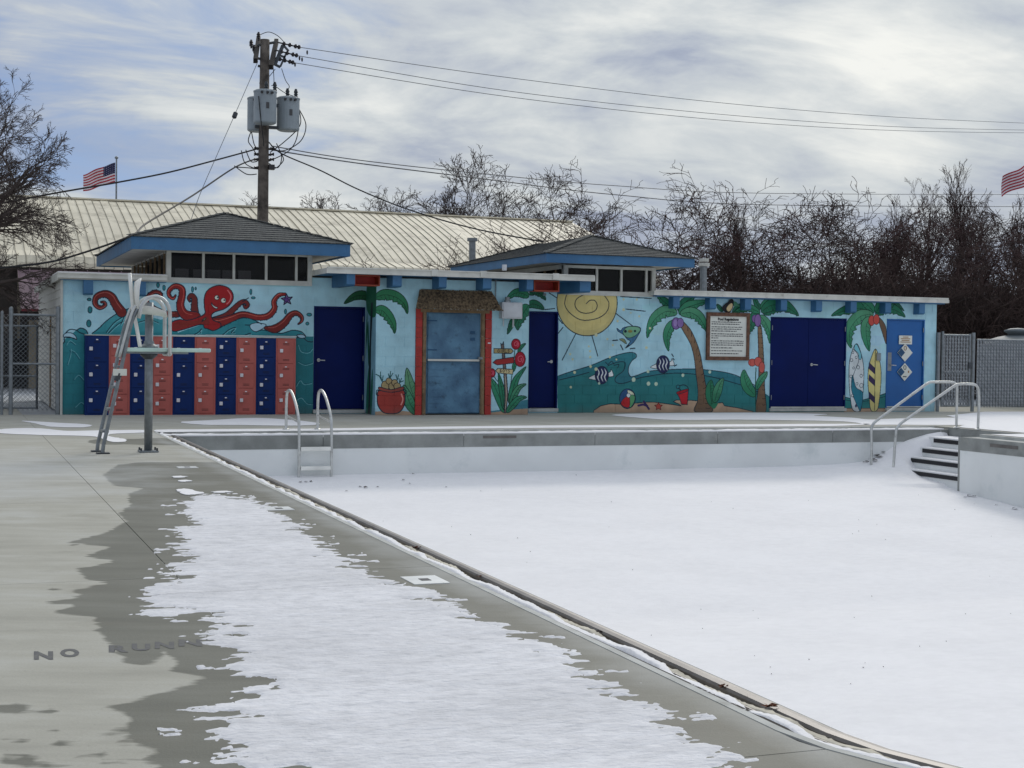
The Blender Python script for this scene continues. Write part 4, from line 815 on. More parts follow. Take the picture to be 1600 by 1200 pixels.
# ================================================================ BATHHOUSE
bh = root('bathhouse', (0, 0, 0), 'long low bathhouse with a painted sea mural and two hipped roof lanterns', 'building')
part = lambda mb, n, m, p=None, **k: mb.build(n, m, p or bh, **k)
DOOR = {'d1': (4.955, 6.035, .085, 2.215), 'd3': (9.71, 10.39, .1, 2.21), 'dd': (15.72, 17.77, .09, 2.205), 'd4': (18.905, 19.98, .095, 2.22)}
blocks = []
def wall_face(x0, x1, z0, z1, Y, mname, holes, thick=.19):
    # backing = the mortar plane, blocks stand 5 mm proud of it
    bk = MB(); xs = sorted({x0, x1}|{h[0] for h in holes}|{h[1] for h in holes}); zs = sorted({z0, z1}|{h[2] for h in holes}|{h[3] for h in holes})
    for a, b in zip(xs, xs[1:]):
        for c, d in zip(zs, zs[1:]):
            if any(h[0]-1e-6 <= a and b <= h[1]+1e-6 and h[2]-1e-6 <= c and d <= h[3]+1e-6 for h in holes): continue
            bk.box(a, b, Y+.006, Y+thick, c, d)
    w = part(bk, 'wall', mname); row = 0; z = z0
    while z < z1-.02:
        zt = min(z+.2, z1); off = .2 if row % 2 else 0.; x = x0-off
        while x < x1-.01:
            a, b = max(x, x0), min(x+.4, x1); x += .4; segs = [(a, b, z, zt)]
            for h in holes:
                ns = []
                for s_ in segs:
                    if s_[1] <= h[0] or s_[0] >= h[1] or s_[3] <= h[2] or s_[2] >= h[3]: ns.append(s_); continue
                    if s_[0] < h[0]: ns.append((s_[0], h[0], s_[2], s_[3]))
                    if s_[1] > h[1]: ns.append((h[1], s_[1], s_[2], s_[3]))
                    m0, m1 = max(s_[0], h[0]), min(s_[1], h[1])
                    if s_[2] < h[2]-.02: ns.append((m0, m1, s_[2], h[2]))
                    if s_[3] > h[3]+.02: ns.append((m0, m1, h[3], s_[3]))
                segs = ns
            for s_ in segs:
                if s_[1]-s_[0] > .03 and s_[3]-s_[2] > .02: blocks.append((s_, Y, w, mname))
        z = zt; row += 1
    return w
wall_face(0., 6.06, 0., 2.66, 0., A.name, [DOOR['d1'], (1.965, 4.90, 2.63, 2.66)])
wall_face(9.40, 20.33, 0., 2.66, 0., A.name, [DOOR['d3'], DOOR['dd'], DOOR['d4'], (10.51, 12.73, 2.60, 2.66)])
wall_face(6.06, 9.40, 0., 2.8, -.78, Bc.name, [(6.90, 8.56, 0., 2.2)])
def hidden(s_, Y): return Y == 0 and s_[0] > .45 and s_[1] < 4.55 and s_[3] < 1.56
order = sorted(range(len(blocks)), key=lambda i: (hidden(blocks[i][0], blocks[i][1]), -(blocks[i][0][1]-blocks[i][0][0])*(blocks[i][0][3]-blocks[i][0][2])/((blocks[i][0][0]+2)**2+(29.8+blocks[i][1])**2)))
cache = {}; rest = {}
for k, i in enumerate(order):
    s_, Y, w, mn = blocks[i]; lx, lz = s_[1]-s_[0]-.010, s_[3]-s_[2]-.010
    if k < 296:
        key = (round(lx, 3), round(lz, 3), mn)
        if key not in cache:
            me = bpy.data.meshes.new('block'); q = MB().box(0, lx, 0, .05, 0, lz); me.from_pydata(q.v, [], q.f); me.materials.append(MATS[mn]); cache[key] = me
        o = bpy.data.objects.new('block', cache[key]); COL.objects.link(o); o.parent = w; o.location = (s_[0]+.005, Y, s_[2]+.005)
    else: rest.setdefault((w.name, mn), [MB(), w])[0].box(s_[0]+.006, s_[1]-.006, Y, Y+.05, s_[2]+.006, s_[3]-.006)
for (wn, mn), (mb, w) in rest.items(): mb.build('blocks', mn, w, kind='stuff')
part(MB().box(6.055, 6.11, -.772, -.001, 0, 2.8), 'return_wall', Cc.name); part(MB().box(9.34, 9.398, -.6, -.001, 0, 2.8), 'return_wall', A.name)
part(B(4.9, 6.05, .0-.001, .05, 2.66, 2.8), 'wall_top', A.name); part(B(9.40, 10.51, -.001, .05, 2.66, 2.86), 'wall_top', A.name)
part(MB().box(19.9, 20.33, .19, 6, 0, 2.6).box(.0, 20.3, 8.0, 8.2, 0, 2.6), 'rear_wall', 'siding')
# left end: lap siding boards on the side wall
for i in range(16):
    z = .05+i*.16; part(MB().prism([(-.002, .02, z), (-.030, .02, z), (-.012, .02, z+.165), (-.002, .02, z+.165)], (0, 8.1, 0)), 'siding_board', 'siding')
part(B(-.045, .0, -.045, .02, 0, 2.66), 'corner_board', 'cream_trim'); part(B(-.05, -.03, 3.1, 3.25, 0, 1.95), 'conduit_board', 'bamboo')
part(B(.0, .1, .02, 8.0, 0, 2.64), 'side_wall', 'siding')
part(MB().box(-.12, -.1, -.1, 8.3, 2.6, 2.74), 'side_fascia', 'cream_trim')
# roofs
part(MB().box(-.1, 1.96, -.2, 8.3, 2.62, 2.71).box(4.9, 10.5, .0, 8.3, 2.87, 2.93).box(1.96, 4.9, 6.0, 8.3, 2.62, 2.7), 'roof_deck', 'soffit')
def fascia(x0, x1, y, z0, z1, t=.03, tilt=0): part(B(x0, x1, y-t, y, z0, z1), 'fascia', 'fascia_white'); part(B(x0-.01, x1+.01, y-t-.025, y+.04, z1, z1+.022), 'drip_edge', 'fascia_white')
fascia(-.12, 1.95, -.22, 2.645, 2.725)
part(B(-.11, 1.94, -.21, 6, 2.748, 2.765), 'roof_snow', 'snow', kind='stuff')
# projecting eave over the middle
part(MB().box(4.93, 10.62, -1.27, .0, 2.84, 2.90), 'eave_soffit', 'eave_blue')
fascia(4.92, 10.64, -1.30, 2.835, 2.94); part(B(4.89, 4.92, -1.33, .0, 2.835, 2.94), 'fascia', 'fascia_white'); part(B(10.64, 10.67, -1.33, .0, 2.835, 2.94), 'fascia', 'fascia_white')
for xg in (7.05, 8.1, 9.7): part(B(xg, xg+.13, -1.362, -1.33, 2.845, 2.975), 'gutter_joint', 'fascia_white')
part(MB().box(12.62, 20.5, -.25, 8.3, 2.63, 2.70), 'roof_deck', 'soffit')
part(MB().box(12.66, 20.38, -.24, .2, 2.6, 2.63), 'eave_soffit', 'eave_blue'); part(MB().box(-.05, 1.95, -.18, .2, 2.61, 2.62), 'eave_soffit', 'eave_blue')
fascia(12.60, 20.42, -.26, 2.625, 2.725); part(B(20.42, 20.45, -.29, 8.3, 2.625, 2.725), 'fascia', 'fascia_white'); part(B(12.57, 12.60, -.29, 2, 2.625, 2.725), 'fascia', 'fascia_white')
def beam(x0, x1, yf, yb, zb, zt):
    mb = MB().prism([(x0, yf, zt), (x0, yf, zb+.03), (x0, yf+.05, zb), (x0, yb, zb), (x0, yb, zt)], (x1-x0, 0, 0)); part(mb, 'beam', 'eave_blue')
for x0, x1 in ((.37, .55), (1.37, 1.55)): beam(x0, x1, -.19, .0, 2.33, 2.615)
for px in (1057, 1114, 1169, 1225, 1280, 1334, 1388, 1441):
    x = FX(px, 465, -.24)[0]; beam(x-.075, x+.085, -.24, .0, 2.34, 2.605)
for (a, b) in ((541, 554), (613, 627), (685, 697), (754, 767), (822, 832), (905, 922)):
    x0, x1 = FX(a, 440, -1.2)[0], FX(b, 440, -1.2)[0]; x1 = max(x1, x0+.15); beam(x0, x1, -1.24, .0 if (a < 560 or a > 840) else -.78, 2.60, 2.84)
# lantern windows
def lantern(x0, x1, z0, z1, yb, xe0, xe1, yf, ye, zf0, zf1, apex, rb, mull, nb, side_studs):
    fr = MB(); t = .07
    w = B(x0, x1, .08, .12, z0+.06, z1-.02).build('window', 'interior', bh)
    w2_ = MB().box(x0, x1, -.03, .04, z0-.01, z0+.09).box(x0, x0+.09, -.03, .04, z0+.09, z1).box(x1-.09, x1, -.03, .04, z0+.09, z1).box(x0+.09, x1-.09, -.03, .04, z1-.06, z1)
    w2_.build('window_frame', 'cream_trim', w)
    for m_ in mull: B(m_-.025, m_+.025, -.018, .035, z0+.09, z1-.06).build('mullion', 'cream_trim', w)
    edges = [x0+.09]+list(mull)+[x1-.09]
    for a, b in zip(edges, edges[1:]):
        B(a+.012, b-.012, .03, .034, z0+.1, z1-.07).build('pane', 'glass_dark', w)
    part(MB().box(x0+.02, x0+.1, .05, yb, z1, zf0).box(x1-.1, x1-.02, .05, yb, z1, zf0).box(x0, x1, .0, .1, z1, zf0-.0), 'header', 'cream_trim')
    # side: studs between trims
    part(MB().box(x0, x0+.05, .05, yb, z0-.05, z0+.16).box(x0, x0+.05, .05, yb, z1-.08, z1+.02).box(x0, x0+.08, .045, .13, z0, z1).box(x1-.05, x1, .05, yb, z0-.05, z0+.16).box(x1-.05, x1, .05, yb, z1-.08, z1+.02), 'side_trim', 'cream_trim')
    for k in range(8):
        y = .5+k*(yb-.8)/7
        for xx in (x0+.01, x1-.05): part(B(xx, xx+.04, y, y+.05, z0+.16, z1-.08), 'stud', 'stud_wood')
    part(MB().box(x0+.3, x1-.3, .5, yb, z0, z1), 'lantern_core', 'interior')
    part(B(x0, x1, yb, yb+.1, z0-.1, zf0), 'rear_wall', 'cream_trim')
    # eave: fascia boards and soffit
    part(B(xe0, xe1, yf, yf+.04, zf0, zf1), 'fascia_board', 'eave_blue'); part(B(xe0, xe1, ye-.04, ye, zf0, zf1), 'fascia_board', 'eave_blue')
    part(B(xe0, xe0+.04, yf+.04, ye-.04, zf0, zf1), 'fascia_board', 'eave_blue'); part(B(xe1-.04, xe1, yf+.04, ye-.04, zf0, zf1), 'fascia_board', 'eave_blue')
    part(MB().box(xe0+.04, xe1-.04, yf+.04, ye-.04, zf0+.03, zf0+.05), 'soffit', 'soffit')
    # hipped shingle roof with stepped courses
    cx = (xe0+xe1)/2; hx = (xe1-xe0)/2+.04; n = 13; ya, yb2 = apex[0], ye-(apex[0]-yf)
    rf = MB(); H = apex[1]-zf1; hy = apex[0]-yf+.04
    def ring(t): return (cx-hx*(1-t), cx+hx*(1-t), yf-.04+hy*t, ye+.04-hy*t, zf1+.004+H*t)
    for i in range(n):
        a, b = ring(i/n), ring((i+1)/n+.01 if i < n-1 else .999); e = .022
        P = [(a[0], a[2], a[4]+e), (a[1], a[2], a[4]+e), (a[1], a[3], a[4]+e), (a[0], a[3], a[4]+e)]; Q = [(b[0], b[2], b[4]+.004), (b[1], b[2], b[4]+.004), (b[1], b[3], b[4]+.004), (b[0], b[3], b[4]+.004)]
        S_ = [(p[0], p[1], p[2]-e) for p in P]
        rf.add(S_+P+Q, [(0, 1, 5, 4), (1, 2, 6, 5), (2, 3, 7, 6), (3, 0, 4, 7), (4, 5, 9, 8), (5, 6, 10, 9), (6, 7, 11, 10), (7, 4, 8, 11)]+([(8, 9, 10, 11)] if i == n-1 else []))
    part(rf, 'shingle_roof', 'shingle', kind='stuff')
    # ridge caps along the hips
    for xa, ya_, za, yt_ in ((xe0-.03, yf-.03, zf1+.02, ya), (xe1+.03, yf-.03, zf1+.02, ya), (xe0-.03, ye+.03, zf1+.02, yb2), (xe1+.03, ye+.03, zf1+.02, yb2)):
        p, q = Vector((xa, ya_, za)), Vector((cx, yt_, apex[1]+.02))
        mb = MB(); m_ = 12
        for k in range(m_): a_, b_ = p.lerp(q, k/m_), p.lerp(q, (k+1.05)/m_); mb.bar(a_+Vector((0, 0, .012)), b_, .16, .014)
        part(mb, 'hip_cap', 'shingle', kind='stuff')
lantern(1.965, 4.90, 2.63, 3.33, 6.0, 1.205, 5.53, -.68, 6.6, 3.215, 3.455, (1.42, 4.155), None, (2.69, 3.30, 3.955, 4.575), 0, True)
lantern(10.51, 12.73, 2.60, 3.24, 5.4, 9.85, 13.40, -.60, 5.9, 3.245, 3.435, (1.10, 3.985), None, (11.30, 11.895, 12.51), 0, True)
# cartons stacked inside behind the left panes
for i, x in enumerate((2.15, 2.5, 2.78, 3.08, 3.4)): part(B(x, x+.26, .045, .07, 2.73, 2.90), 'carton', 'box_white')
# doors
def door(key, m, leaves=1, hand=None, step=True, rec=.04):
    x0, x1, z0, z1 = DOOR[key]
    fr = part(MB().box(x0, x0+.03, -.012, .1, z0, z1).box(x1-.03, x1, -.012, .1, z0, z1).box(x0+.03, x1-.03, -.012, .1, z1-.03, z1), 'door_frame', m)
    n = leaves; L = (x1-x0-.06)/n
    for k in range(n):
        a = x0+.03+k*L; d = part(B(a+.004, a+L-.004, .02+rec, .07+rec, z0+.012, z1-.034), 'door', m)
        if n == 1 or k == 0 or k == 1:
            hx_ = a+.0 if (k == 0) else a+L
            if n > 1 or key in ('d1', 'd4'):
                for zh in (z0+.25, (z0+z1)/2, z1-.25):
                    hh = (x0+.028 if k == 0 else x1-.045) if n > 1 else x1-.045
                    B(hh, hh+.017, -.02, .0, zh-.055, zh+.055).build('hinge', 'galvanised', d)
        if (n == 1) or k == 1:
            hx0 = a+.09 if hand == 'L' or n > 1 else a+L-.09
            hz = z0+1.02; s = 1 if (hand == 'L' or n > 1) else -1
            h = MB().tube([(hx0, .02+rec, hz), (hx0, .0+rec, hz)], .034, 14).tube([(hx0, -.005+rec, hz), (hx0, -.05+rec, hz), (hx0+s*.02, -.06+rec, hz), (hx0+s*.12, -.06+rec, hz-.005)], .012, 8)
            h.build('handle', 'steel', d)
    part(B(x0-.01, x1+.01, -.06, .19, z0-.07, z0), 'sill', 'bullnose'); part(B(x0+.0, x1, -.035, .19, 0, z0-.07), 'threshold', A.name)
    return fr
door('d1', 'navy_door', hand='L', rec=.06); door('d3', 'navy_door', hand='R', rec=.06); door('dd', 'navy_door', 2, rec=-.01); door('d4', 'door_blue', hand='L', rec=.0)
part(B(18.94, 19.05, -.004, .018, .98, 1.42), 'lock_plate', 'galvanised'); part(B(18.62, 18.73, -.03, .0, 1.22, 1.4), 'switch_box', 'galvanised')
part(MB().box(18.93, 19.96, -.008, .0, .105, .13), 'kick_strip', 'cream_trim'); part(MB().box(15.75, 17.74, -.024, -.012, .095, .125), 'kick_strip', 'cream_trim'); part(B(5.0, 6.0, -.02, .06, .05, .085), 'kick_strip', 'cream_trim')
# hut entrance on the projecting wall
Ym = -.78
ent = part(B(7.15, 8.33, Ym+.05, Ym+.10, .03, 2.12), 'dutch_door', 'dutch_door')
B(7.18, 8.31, Ym+.03, Ym+.05, .05, 1.12).build('lower_leaf', 'dutch_door', ent); B(7.18, 8.31, Ym+.03, Ym+.05, 1.16, 2.10).build('upper_leaf', 'dutch_door', ent)
B(7.17, 8.29, Ym-.02, Ym+.05, 1.118, 1.158).build('shelf_bar', 'fascia_white', ent)
for zz in (1.95, 1.35): B(7.17, 7.37, Ym+.018, Ym+.03, zz-.012, zz+.012).build('strap_hinge', 'ink_blue', ent)
for zz, w_ in ((1.72, .10), (1.58, .09)): B(8.2-w_, 8.2, Ym+.012, Ym+.03, zz-.03, zz+.03).build('latch', 'ink_blue', ent)
B(8.27, 8.36, Ym-.03, Ym+.03, 1.16, 1.21).build('bolt', 'galvanised', ent)
for k in range(7): B(7.19, 7.53, Ym+.024, Ym+.031, .10+k*.14, .215+k*.14).build('patch_board', 'dutch_door', ent)
for x0 in (6.90, 8.42):
    n = 11
    for k in range(n): part(B(x0+.003, x0+.137, Ym-.022, Ym+.1, k*.2+.003, min(k*.2+.197, 2.2)), 'painted_block', 'pilaster_red')
for x0, x1 in ((7.045, 7.14), (8.335, 8.415)):
    for k in range(4): part(MB().lathe(((x0+x1)/2, Ym+.02, .01+k*.545), [(.05, 0), (.046, .02), (.044, .5), (.052, .54)], 12), 'bamboo_post', 'bamboo')
part(MB().bar((7.0, Ym, 2.15), (8.5, Ym, 2.15), .07, .06), 'lintel', 'bamboo')
th = part(MB().add([(6.97, Ym-.01, 2.58), (8.53, Ym-.01, 2.58), (8.66, Ym-.27, 2.20), (6.82, Ym-.27, 2.20)], [(0, 1, 2, 3)]), 'thatch_awning', 'thatch')
def thatch():
    V = []; F_ = []; r_ = random.Random(5)
    for row in range(7):
        t0 = row/7
        for k in range(170):
            u = (k+r_.random())/170; a = t0+r_.uniform(-.05, .05); b = min(1.06, a+r_.uniform(.28, .42)); a = max(a, -.02)
            def pt(u, t, l): x0_, x1_ = 6.97-.15*t, 8.53+.15*t; return Vector((x0_+(x1_-x0_)*u, Ym-.01-.27*t-l, 2.585-.39*t))
            l0 = .008+.02*r_.random(); p = pt(u, a, l0); q = pt(u+r_.uniform(-.016, .016), b, l0+.014+.02*r_.random()); w_ = r_.uniform(.006, .014)
            n_ = len(V); V += [p+Vector((-w_, 0, 0)), p+Vector((w_, 0, 0)), q+Vector((w_*.5, 0, 0)), q+Vector((-w_*.5, 0, 0)), p+Vector((0, -w_*1.4, 0)), q+Vector((0, -w_, 0))]
            F_ += [(n_, n_+4, n_+5, n_+3), (n_+4, n_+1, n_+2, n_+5)]
    o = raw('thatch_straw', [tuple(v) for v in V], F_, 'thatch', th, kind='stuff')
thatch()
# wall boxes, pipes and vents that belong to the building
part(MB().tube([(8.62, Ym-.56, 3.12), (8.62, Ym-.56, 3.0)], .05, 10), 'roof_sensor', 'white_box')
part(MB().tube([(8.63, Ym-.03, 2.83), (8.63, Ym-.03, 2.3)], .012, 6), 'conduit', 'galvanised')
vp = part(MB().tube([at(738, 412, 8), at(738, 376, 8)], .09, 12), 'roof_vent', 'galvanised'); MB().tube([at(738, 377, 8), at(738, 372, 8)], .14, 12).build('vent_cap', 'galvanised', vp)
cv_ = part(MB().tube([at(1099, 455, 2), at(1099, 412, 2)], .085, 12), 'flue', 'galvanised'); MB().tube([at(1100, 416, 2), at(1100, 411, 2)], .14, 12).tube([at(1100, 409, 2), at(1100, 404, 2)], .12, 12).build('flue_cap', 'white_paint', cv_)
part(MB().tube([(9.98, -.2, 2.6), (9.98, -.2, 2.55)], .04, 8), 'lamp_base', 'galvanised')

# ---------------------------------------------------------------- lockers
loc_px = [133, 170, 203, 237, 270, 304, 337, 369, 400, 431, 462]; tiers = [3, 4, 3, 4, 3, 3, 4, 3, 4, 3]
xs_l = [FX(p, 600, -.30)[0] for p in loc_px]
where = ['at the left end of the row', 'second from the left, behind the chair ladder', 'third from the left, just left of the chair post', 'fourth from the left, just right of the chair post', 'fifth from the left, under the chair platform tip', 'sixth from the left, right of the chair platform tip', 'seventh from the left', 'eighth from the left', 'ninth from the left', 'at the right end of the row, behind the pool ladder']
for i in range(10):
    x0, x1 = xs_l[i], xs_l[i+1]; blue = i % 2 == 0; m = 'locker_navy' if blue else 'locker_coral'; nt_ = tiers[i]
    t = root('locker_column', ((x0+x1)/2, -.15, 0), ('navy blue' if blue else 'coral pink')+(' three-door' if nt_ == 3 else ' four-door')+' locker column '+where[i], 'locker', 'lockers along the left wall')
    MB().box(x0+.002, x1-.002, -.29, -.004, .0, 1.545).build('body', m, t)
    MB().box(x0+.001, x1-.001, -.305, -.002, 1.545, 1.562).build('top_trim', 'cream_trim', t)
    H = 1.50/nt_
    for k in range(nt_):
        z0 = .03+k*H; d = B(x0+.035, x1-.045, -.306, -.291, z0+.006, z0+H-.006).build('door', m, t, bevel=.003)
        lk = (x0+.105, z0+H*.52)
        B(lk[0]-.032, lk[0]+.032, -.34, -.3065, lk[1]-.036, lk[1]+.036).build('lock', 'lock_white', d, bevel=.006)
        B((x0+x1)/2-.022, (x0+x1)/2+.018, -.3095, -.3065, z0+H-.075, z0+H-.055).build('number_plate', 'lock_white', d)
        v = MB()
        for q in (.095, .12): v.box((x0+x1)/2-.065, (x0+x1)/2+.065, -.3085, -.3062, z0+H-q-.004, z0+H-q+.004)
        for q in (.06, .085): v.box((x0+x1)/2-.065, (x0+x1)/2+.065, -.3085, -.3062, z0+q-.004, z0+q+.004)
        v.build('vent_slots', 'black_slot', d, kind='stuff')

# ---------------------------------------------------------------- boxes and signs on the wall
for i, (x0, x1) in enumerate(((5.50, 6.03), (9.36, 9.93))):
    t = root('eave_box', ((x0+x1)/2, -1.0, 2.6), ('orange open-fronted box hung under the eave above the wide palm leaves', 'orange open-fronted box hung under the eave above the narrow navy door')[i], 'box', 'orange boxes under the eave')
    z0, z1 = (2.615, 2.83) if i == 0 else (2.60, 2.83); w = .025
    MB().box(x0, x0+w, -1.15, -.80, z0, z1).box(x1-w, x1, -1.15, -.80, z0, z1).box(x0+w, x1-w, -1.15, -.80, z0, z0+w).box(x0+w, x1-w, -1.15, -.80, z1-w, z1).build('shell', 'orange_paint', t)
    B(x0+w, x1-w, -.86, -.80, z0+w, z1-w).build('back_panel', 'pilaster_red', t)
t = root('meter_box', (8.95, Ym-.13, 2.0), 'white metal box on the wall right of the thatched entrance', 'utility box')
B(8.72, 9.17, Ym-.20, Ym, 2.02, 2.36).build('cabinet', 'white_box', t, bevel=.006); B(8.75, 9.14, Ym-.212, Ym-.201, 2.05, 2.33).build('door', 'white_box', t, bevel=.003)
MB().tube([(8.80, Ym-.06, 2.02), (8.80, Ym-.06, 1.86)], .014, 6).tube([(9.02, Ym-.06, 2.02), (9.02, Ym-.06, 1.84)], .02, 6).build('conduit', 'white_box', t)
MB().lathe((8.86, Ym-.12, 2.36), [(.07, 0), (.07, .04), (.05, .05), (.05, .11)], 12).build('gland', 'galvanised', t)
t = root('door_bell', (8.52, Ym, 1.5), 'tiny white button on the right red pillar of the thatched entrance', 'bell'); B(8.47, 8.53, Ym-.035, Ym-.0225, 1.49, 1.515).build('button', 'lock_white', t)
# regulations board
t = root('regulations_board', (14.58, -.05, 1.19), 'wood-framed Pool Regulations board hung between the two leaning palms', 'sign')
x0, x1, z0, z1 = 14.03, 15.13, 1.19, 2.28
B(x0+.07, x1-.07, -.045, -.005, z0+.08, z1-.08).build('panel', 'sign_white', t)
for a in ((x0, x1, z1-.085, z1), (x0, x1, z0, z0+.085)): B(a[0], a[1], -.075, -.005, a[2], a[3]).build('frame_rail', 'sign_wood', t)
for a in ((x0, x0+.075), (x1-.075, x1)): B(a[0], a[1], -.07, -.005, z0+.087, z1-.087).build('frame_stile', 'sign_wood', t)
v, f = text_mesh('Pool Regulations', .085, bold=.004); wmax = max(p[0] for p in v)
me = bpy.data.meshes.new('heading'); me.from_pydata([(x*(.54/wmax)-.27, -.0, z*1.0+.91) for x, z in v], [], f); me.materials.append(MATS['ink']); o = bpy.data.objects.new('heading', me); COL.objects.link(o); o.parent = t; o.location = (0, .002, 0)
ln = MB(); r_ = random.Random(3); z = 2.06
for para in ((.86, .82), (.9, .88, .74), (.93, .93, .2), (.95, .95, .94), (.62,), (.92,), (.80,)):
    for w_ in para:
        x = x0+.12
        xe = x+w_*.88
        while x < xe: q = min(xe, x+r_.uniform(.02, .075)); ln.box(x, q, -.0475, -.0455, z-.008, z+.010+r_.choice((0, .004))); x = q+.012
        z -= .047
    z -= .018
ln.build('small_print', 'ink_grey', t, kind='stuff')
# toucan cut-out: painted flat board standing on the frame
t = root('toucan_figure', (14.55, -.06, 2.28), 'painted black and cream toucan perched on top of the regulations board frame', 'bird figure')
def bird(pts, m, y, nm): P = [FX(1000+a/5.333, 440+b/5.333, y) for a, b in pts]; P = spline(P, 4, True); MB().prism([(p[0], y, p[1]) for p in P], (0, .012, 0)).build(nm, m, t)
bird([(750,150),(775,148),(782,175),(775,215),(755,250),(735,265),(700,245),(685,220),(705,190),(735,170)], 'ink', -.03, 'body'); 
MATS['toucan_cream'] = mat('toucan_cream', (206, 184, 138), .6); MATS['toucan_green'] = mat('toucan_green', (74, 136, 104), .6)
bird([(765,180),(772,205),(755,240),(735,248),(722,225),(740,195)], 'toucan_cream', -.043, 'breast'); bird([(780,168),(800,170),(825,195),(830,210),(805,205),(785,205)], 'toucan_green', -.03, 'beak')
# notices on the blue door
t = root('door_notice', (19.43, -.01, 1.6), 'small white printed notice at the top of the light blue door', 'notice', 'notices on the blue door'); B(19.25, 19.62, -.012, .0, 1.62, 1.83).build('sheet', 'sign_white', t)
l_ = MB()
for k, w_ in enumerate((.16, .27, .22, .29)): l_.box(19.435-w_/2, 19.435+w_/2, -.0145, -.0125, 1.785-k*.04, 1.803-k*.04)
l_.build('print', 'ink_orange', t, kind='stuff')
for i, zc in enumerate((1.42, .955)):
    t = root('hazard_diamond', (19.43, -.01, zc), ('white hazard diamond with faded blue left square, upper of the two on the blue door', 'white hazard diamond with a zero on top, lower of the two on the blue door')[i], 'sign', 'hazard diamonds on the blue door')
    c = (19.43, zc); r = .215
    P = [(c[0], c[1]+r), (c[0]+r, c[1]), (c[0], c[1]-r), (c[0]-r, c[1])]
    MB().prism([(p[0], -.011, p[1]) for p in P], (0, .01, 0)).build('plate', 'sign_white', t)
    h = r*.98; MB().prism([(p[0], -.0135, p[1]) for p in ((c[0]-h, c[1]), (c[0]-h/2, c[1]+h/2), (c[0]-.004, c[1]), (c[0]-h/2, c[1]-h/2))], (0, .002, 0)).build('blue_square', 'ink_blue', t)
    g_ = MB(); ring_ = [(.035*math.cos(a), .05*math.sin(a)) for a in np.linspace(0, 2*math.pi, 17)]
    g_.tube([(c[0]+a, -.015, c[1]+r*.5+b) for a, b in ring_], .007, 4); g_.build('figure_zero', 'ink_grey' if i else 'ink_orange', t)
    if i: MB().box(c[0]+.09, c[0]+.125, -.0145, -.0125, c[1]-.02, c[1]+.03).build('figure_mark', 'ink_orange', t); MB().box(c[0]-.05, c[0]+.05, -.0145, -.0125, c[1]-.125, c[1]-.10).build('figure_mark', 'ink_grey', t)

# ---------------------------------------------------------------- pool ladder
t = root('pool_ladder', (3.45, -6.3, 0), 'stainless pool ladder with two white treads at the far left pool edge', 'ladder')
for x in (3.19, 3.72):
    P = [(x-.03, -5.75, .0), (x-.03, -5.76, .45)]+[(x-.03+.03*k/8, -5.78-.32*k/8, .45+.21*math.sin(math.pi*min(1, k/8*.62)/1.0*.9)) for k in range(1, 4)]
    P = spline([(x-.02, -5.72, 0), (x-.02, -5.72, .2), (x-.02, -5.73, .48), (x-.02, -5.80, .63), (x-.01, -5.95, .66), (x, -6.18, .56), (x, -6.52, .3), (x, -6.60, .1), (x, -6.62, -.3), (x, -6.62, -.68), (x, -6.57, -.78)], 5)
    MB().tube(P, .024, 10).build('handrail', 'steel', t, smooth=True)
    MB().tube([(x-.02, -5.725, .24), (x, -6.57, .17)], .016, 6).build('brace', 'steel', t)
    MB().lathe((x-.02, -5.72, .003), [(.06, 0), (.06, .012), (.03, .025)], 14).build('flange', 'steel', t)
for z in (-.235, -.545):
    B(3.215, 3.70, -6.66, -6.57, z-.05, z+.012).build('tread', 'fiberglass', t, bevel=.006)
# ---------------------------------------------------------------- stair handrails
for i, Yr in enumerate((-6.75, -7.35)):
    t = root('stair_handrail', (15.0, Yr, 0), ('steel handrail of the pool steps, the farther one next to the far pool wall', 'steel handrail of the pool steps, the nearer one')[i], 'handrail', 'handrails over the pool steps')
    q = ([(1361, 728), (1362, 700), (1361.5, 672), (1364, 663), (1370, 657)], [(1446, 601), (1453, 597.5), (1460, 597), (1484, 597), (1492, 598.5), (1495, 604), (1495, 625), (1494.5, 664)]) if i == 0 else ([(1396, 730), (1398, 700), (1400, 676), (1402, 668), (1408, 661)], [(1488, 605), (1495, 601), (1503, 600), (1516, 600), (1525, 602), (1529, 611), (1529.5, 635), (1528, 667)])
    P1 = [FX(*p, Yr) for p in q[0]]; P2 = [FX(*p, Yr) for p in q[1]]
    P = spline([(p[0], Yr, p[1]) for p in P1], 4)+spline([(p[0], Yr, p[1]) for p in P2[:-1]]+[(P2[-1][0], Yr, .0)], 4)
    P = [p for p in P if True]; MB().tube(P, .025, 10).build('rail', 'steel', t, smooth=True)
    MB().lathe((P2[-1][0], Yr, .004), [(.06, 0), (.06, .014), (.03, .03)], 14).build('flange', 'steel', t)

# ---------------------------------------------------------------- lifeguard chair (stands at the far left corner of the pool)
Yc = -10.4
t = root('lifeguard_chair', (.37, Yc, 0), 'tall white lifeguard chair on a grey steel post with a leaning ladder and foot platform', 'lifeguard chair')
MB().tube([(.37, Yc, .02), (.37, Yc, 1.93)], .052, 16).build('post', 'galvanised', t, smooth=True)
bp_ = MB().box(.25, .49, Yc-.12, Yc+.12, 0, .022).build('base_plate', 'galvanised', t, bevel=.004)
for a, b in ((.27, -.1), (.47, -.1), (.27, .1), (.47, .1)): MB().lathe((a, Yc+b, .022), [(.012, 0), (.012, .035)], 6).build('bolt', 'dark_steel', bp_)
MB().box(.03, 1.13, Yc-.21, Yc+.21, 1.295, 1.345).build('platform', 'pale_green', t, bevel=.012)
MB().box(.05, .85, Yc-.15, Yc+.15, 1.27, 1.294).build('platform_bracket', 'galvanised', t)
MB().lathe((.37, Yc, 1.20), [(.055, 0), (.11, .05), (.11, .07)], 14).build('collar', 'dark_steel', t)
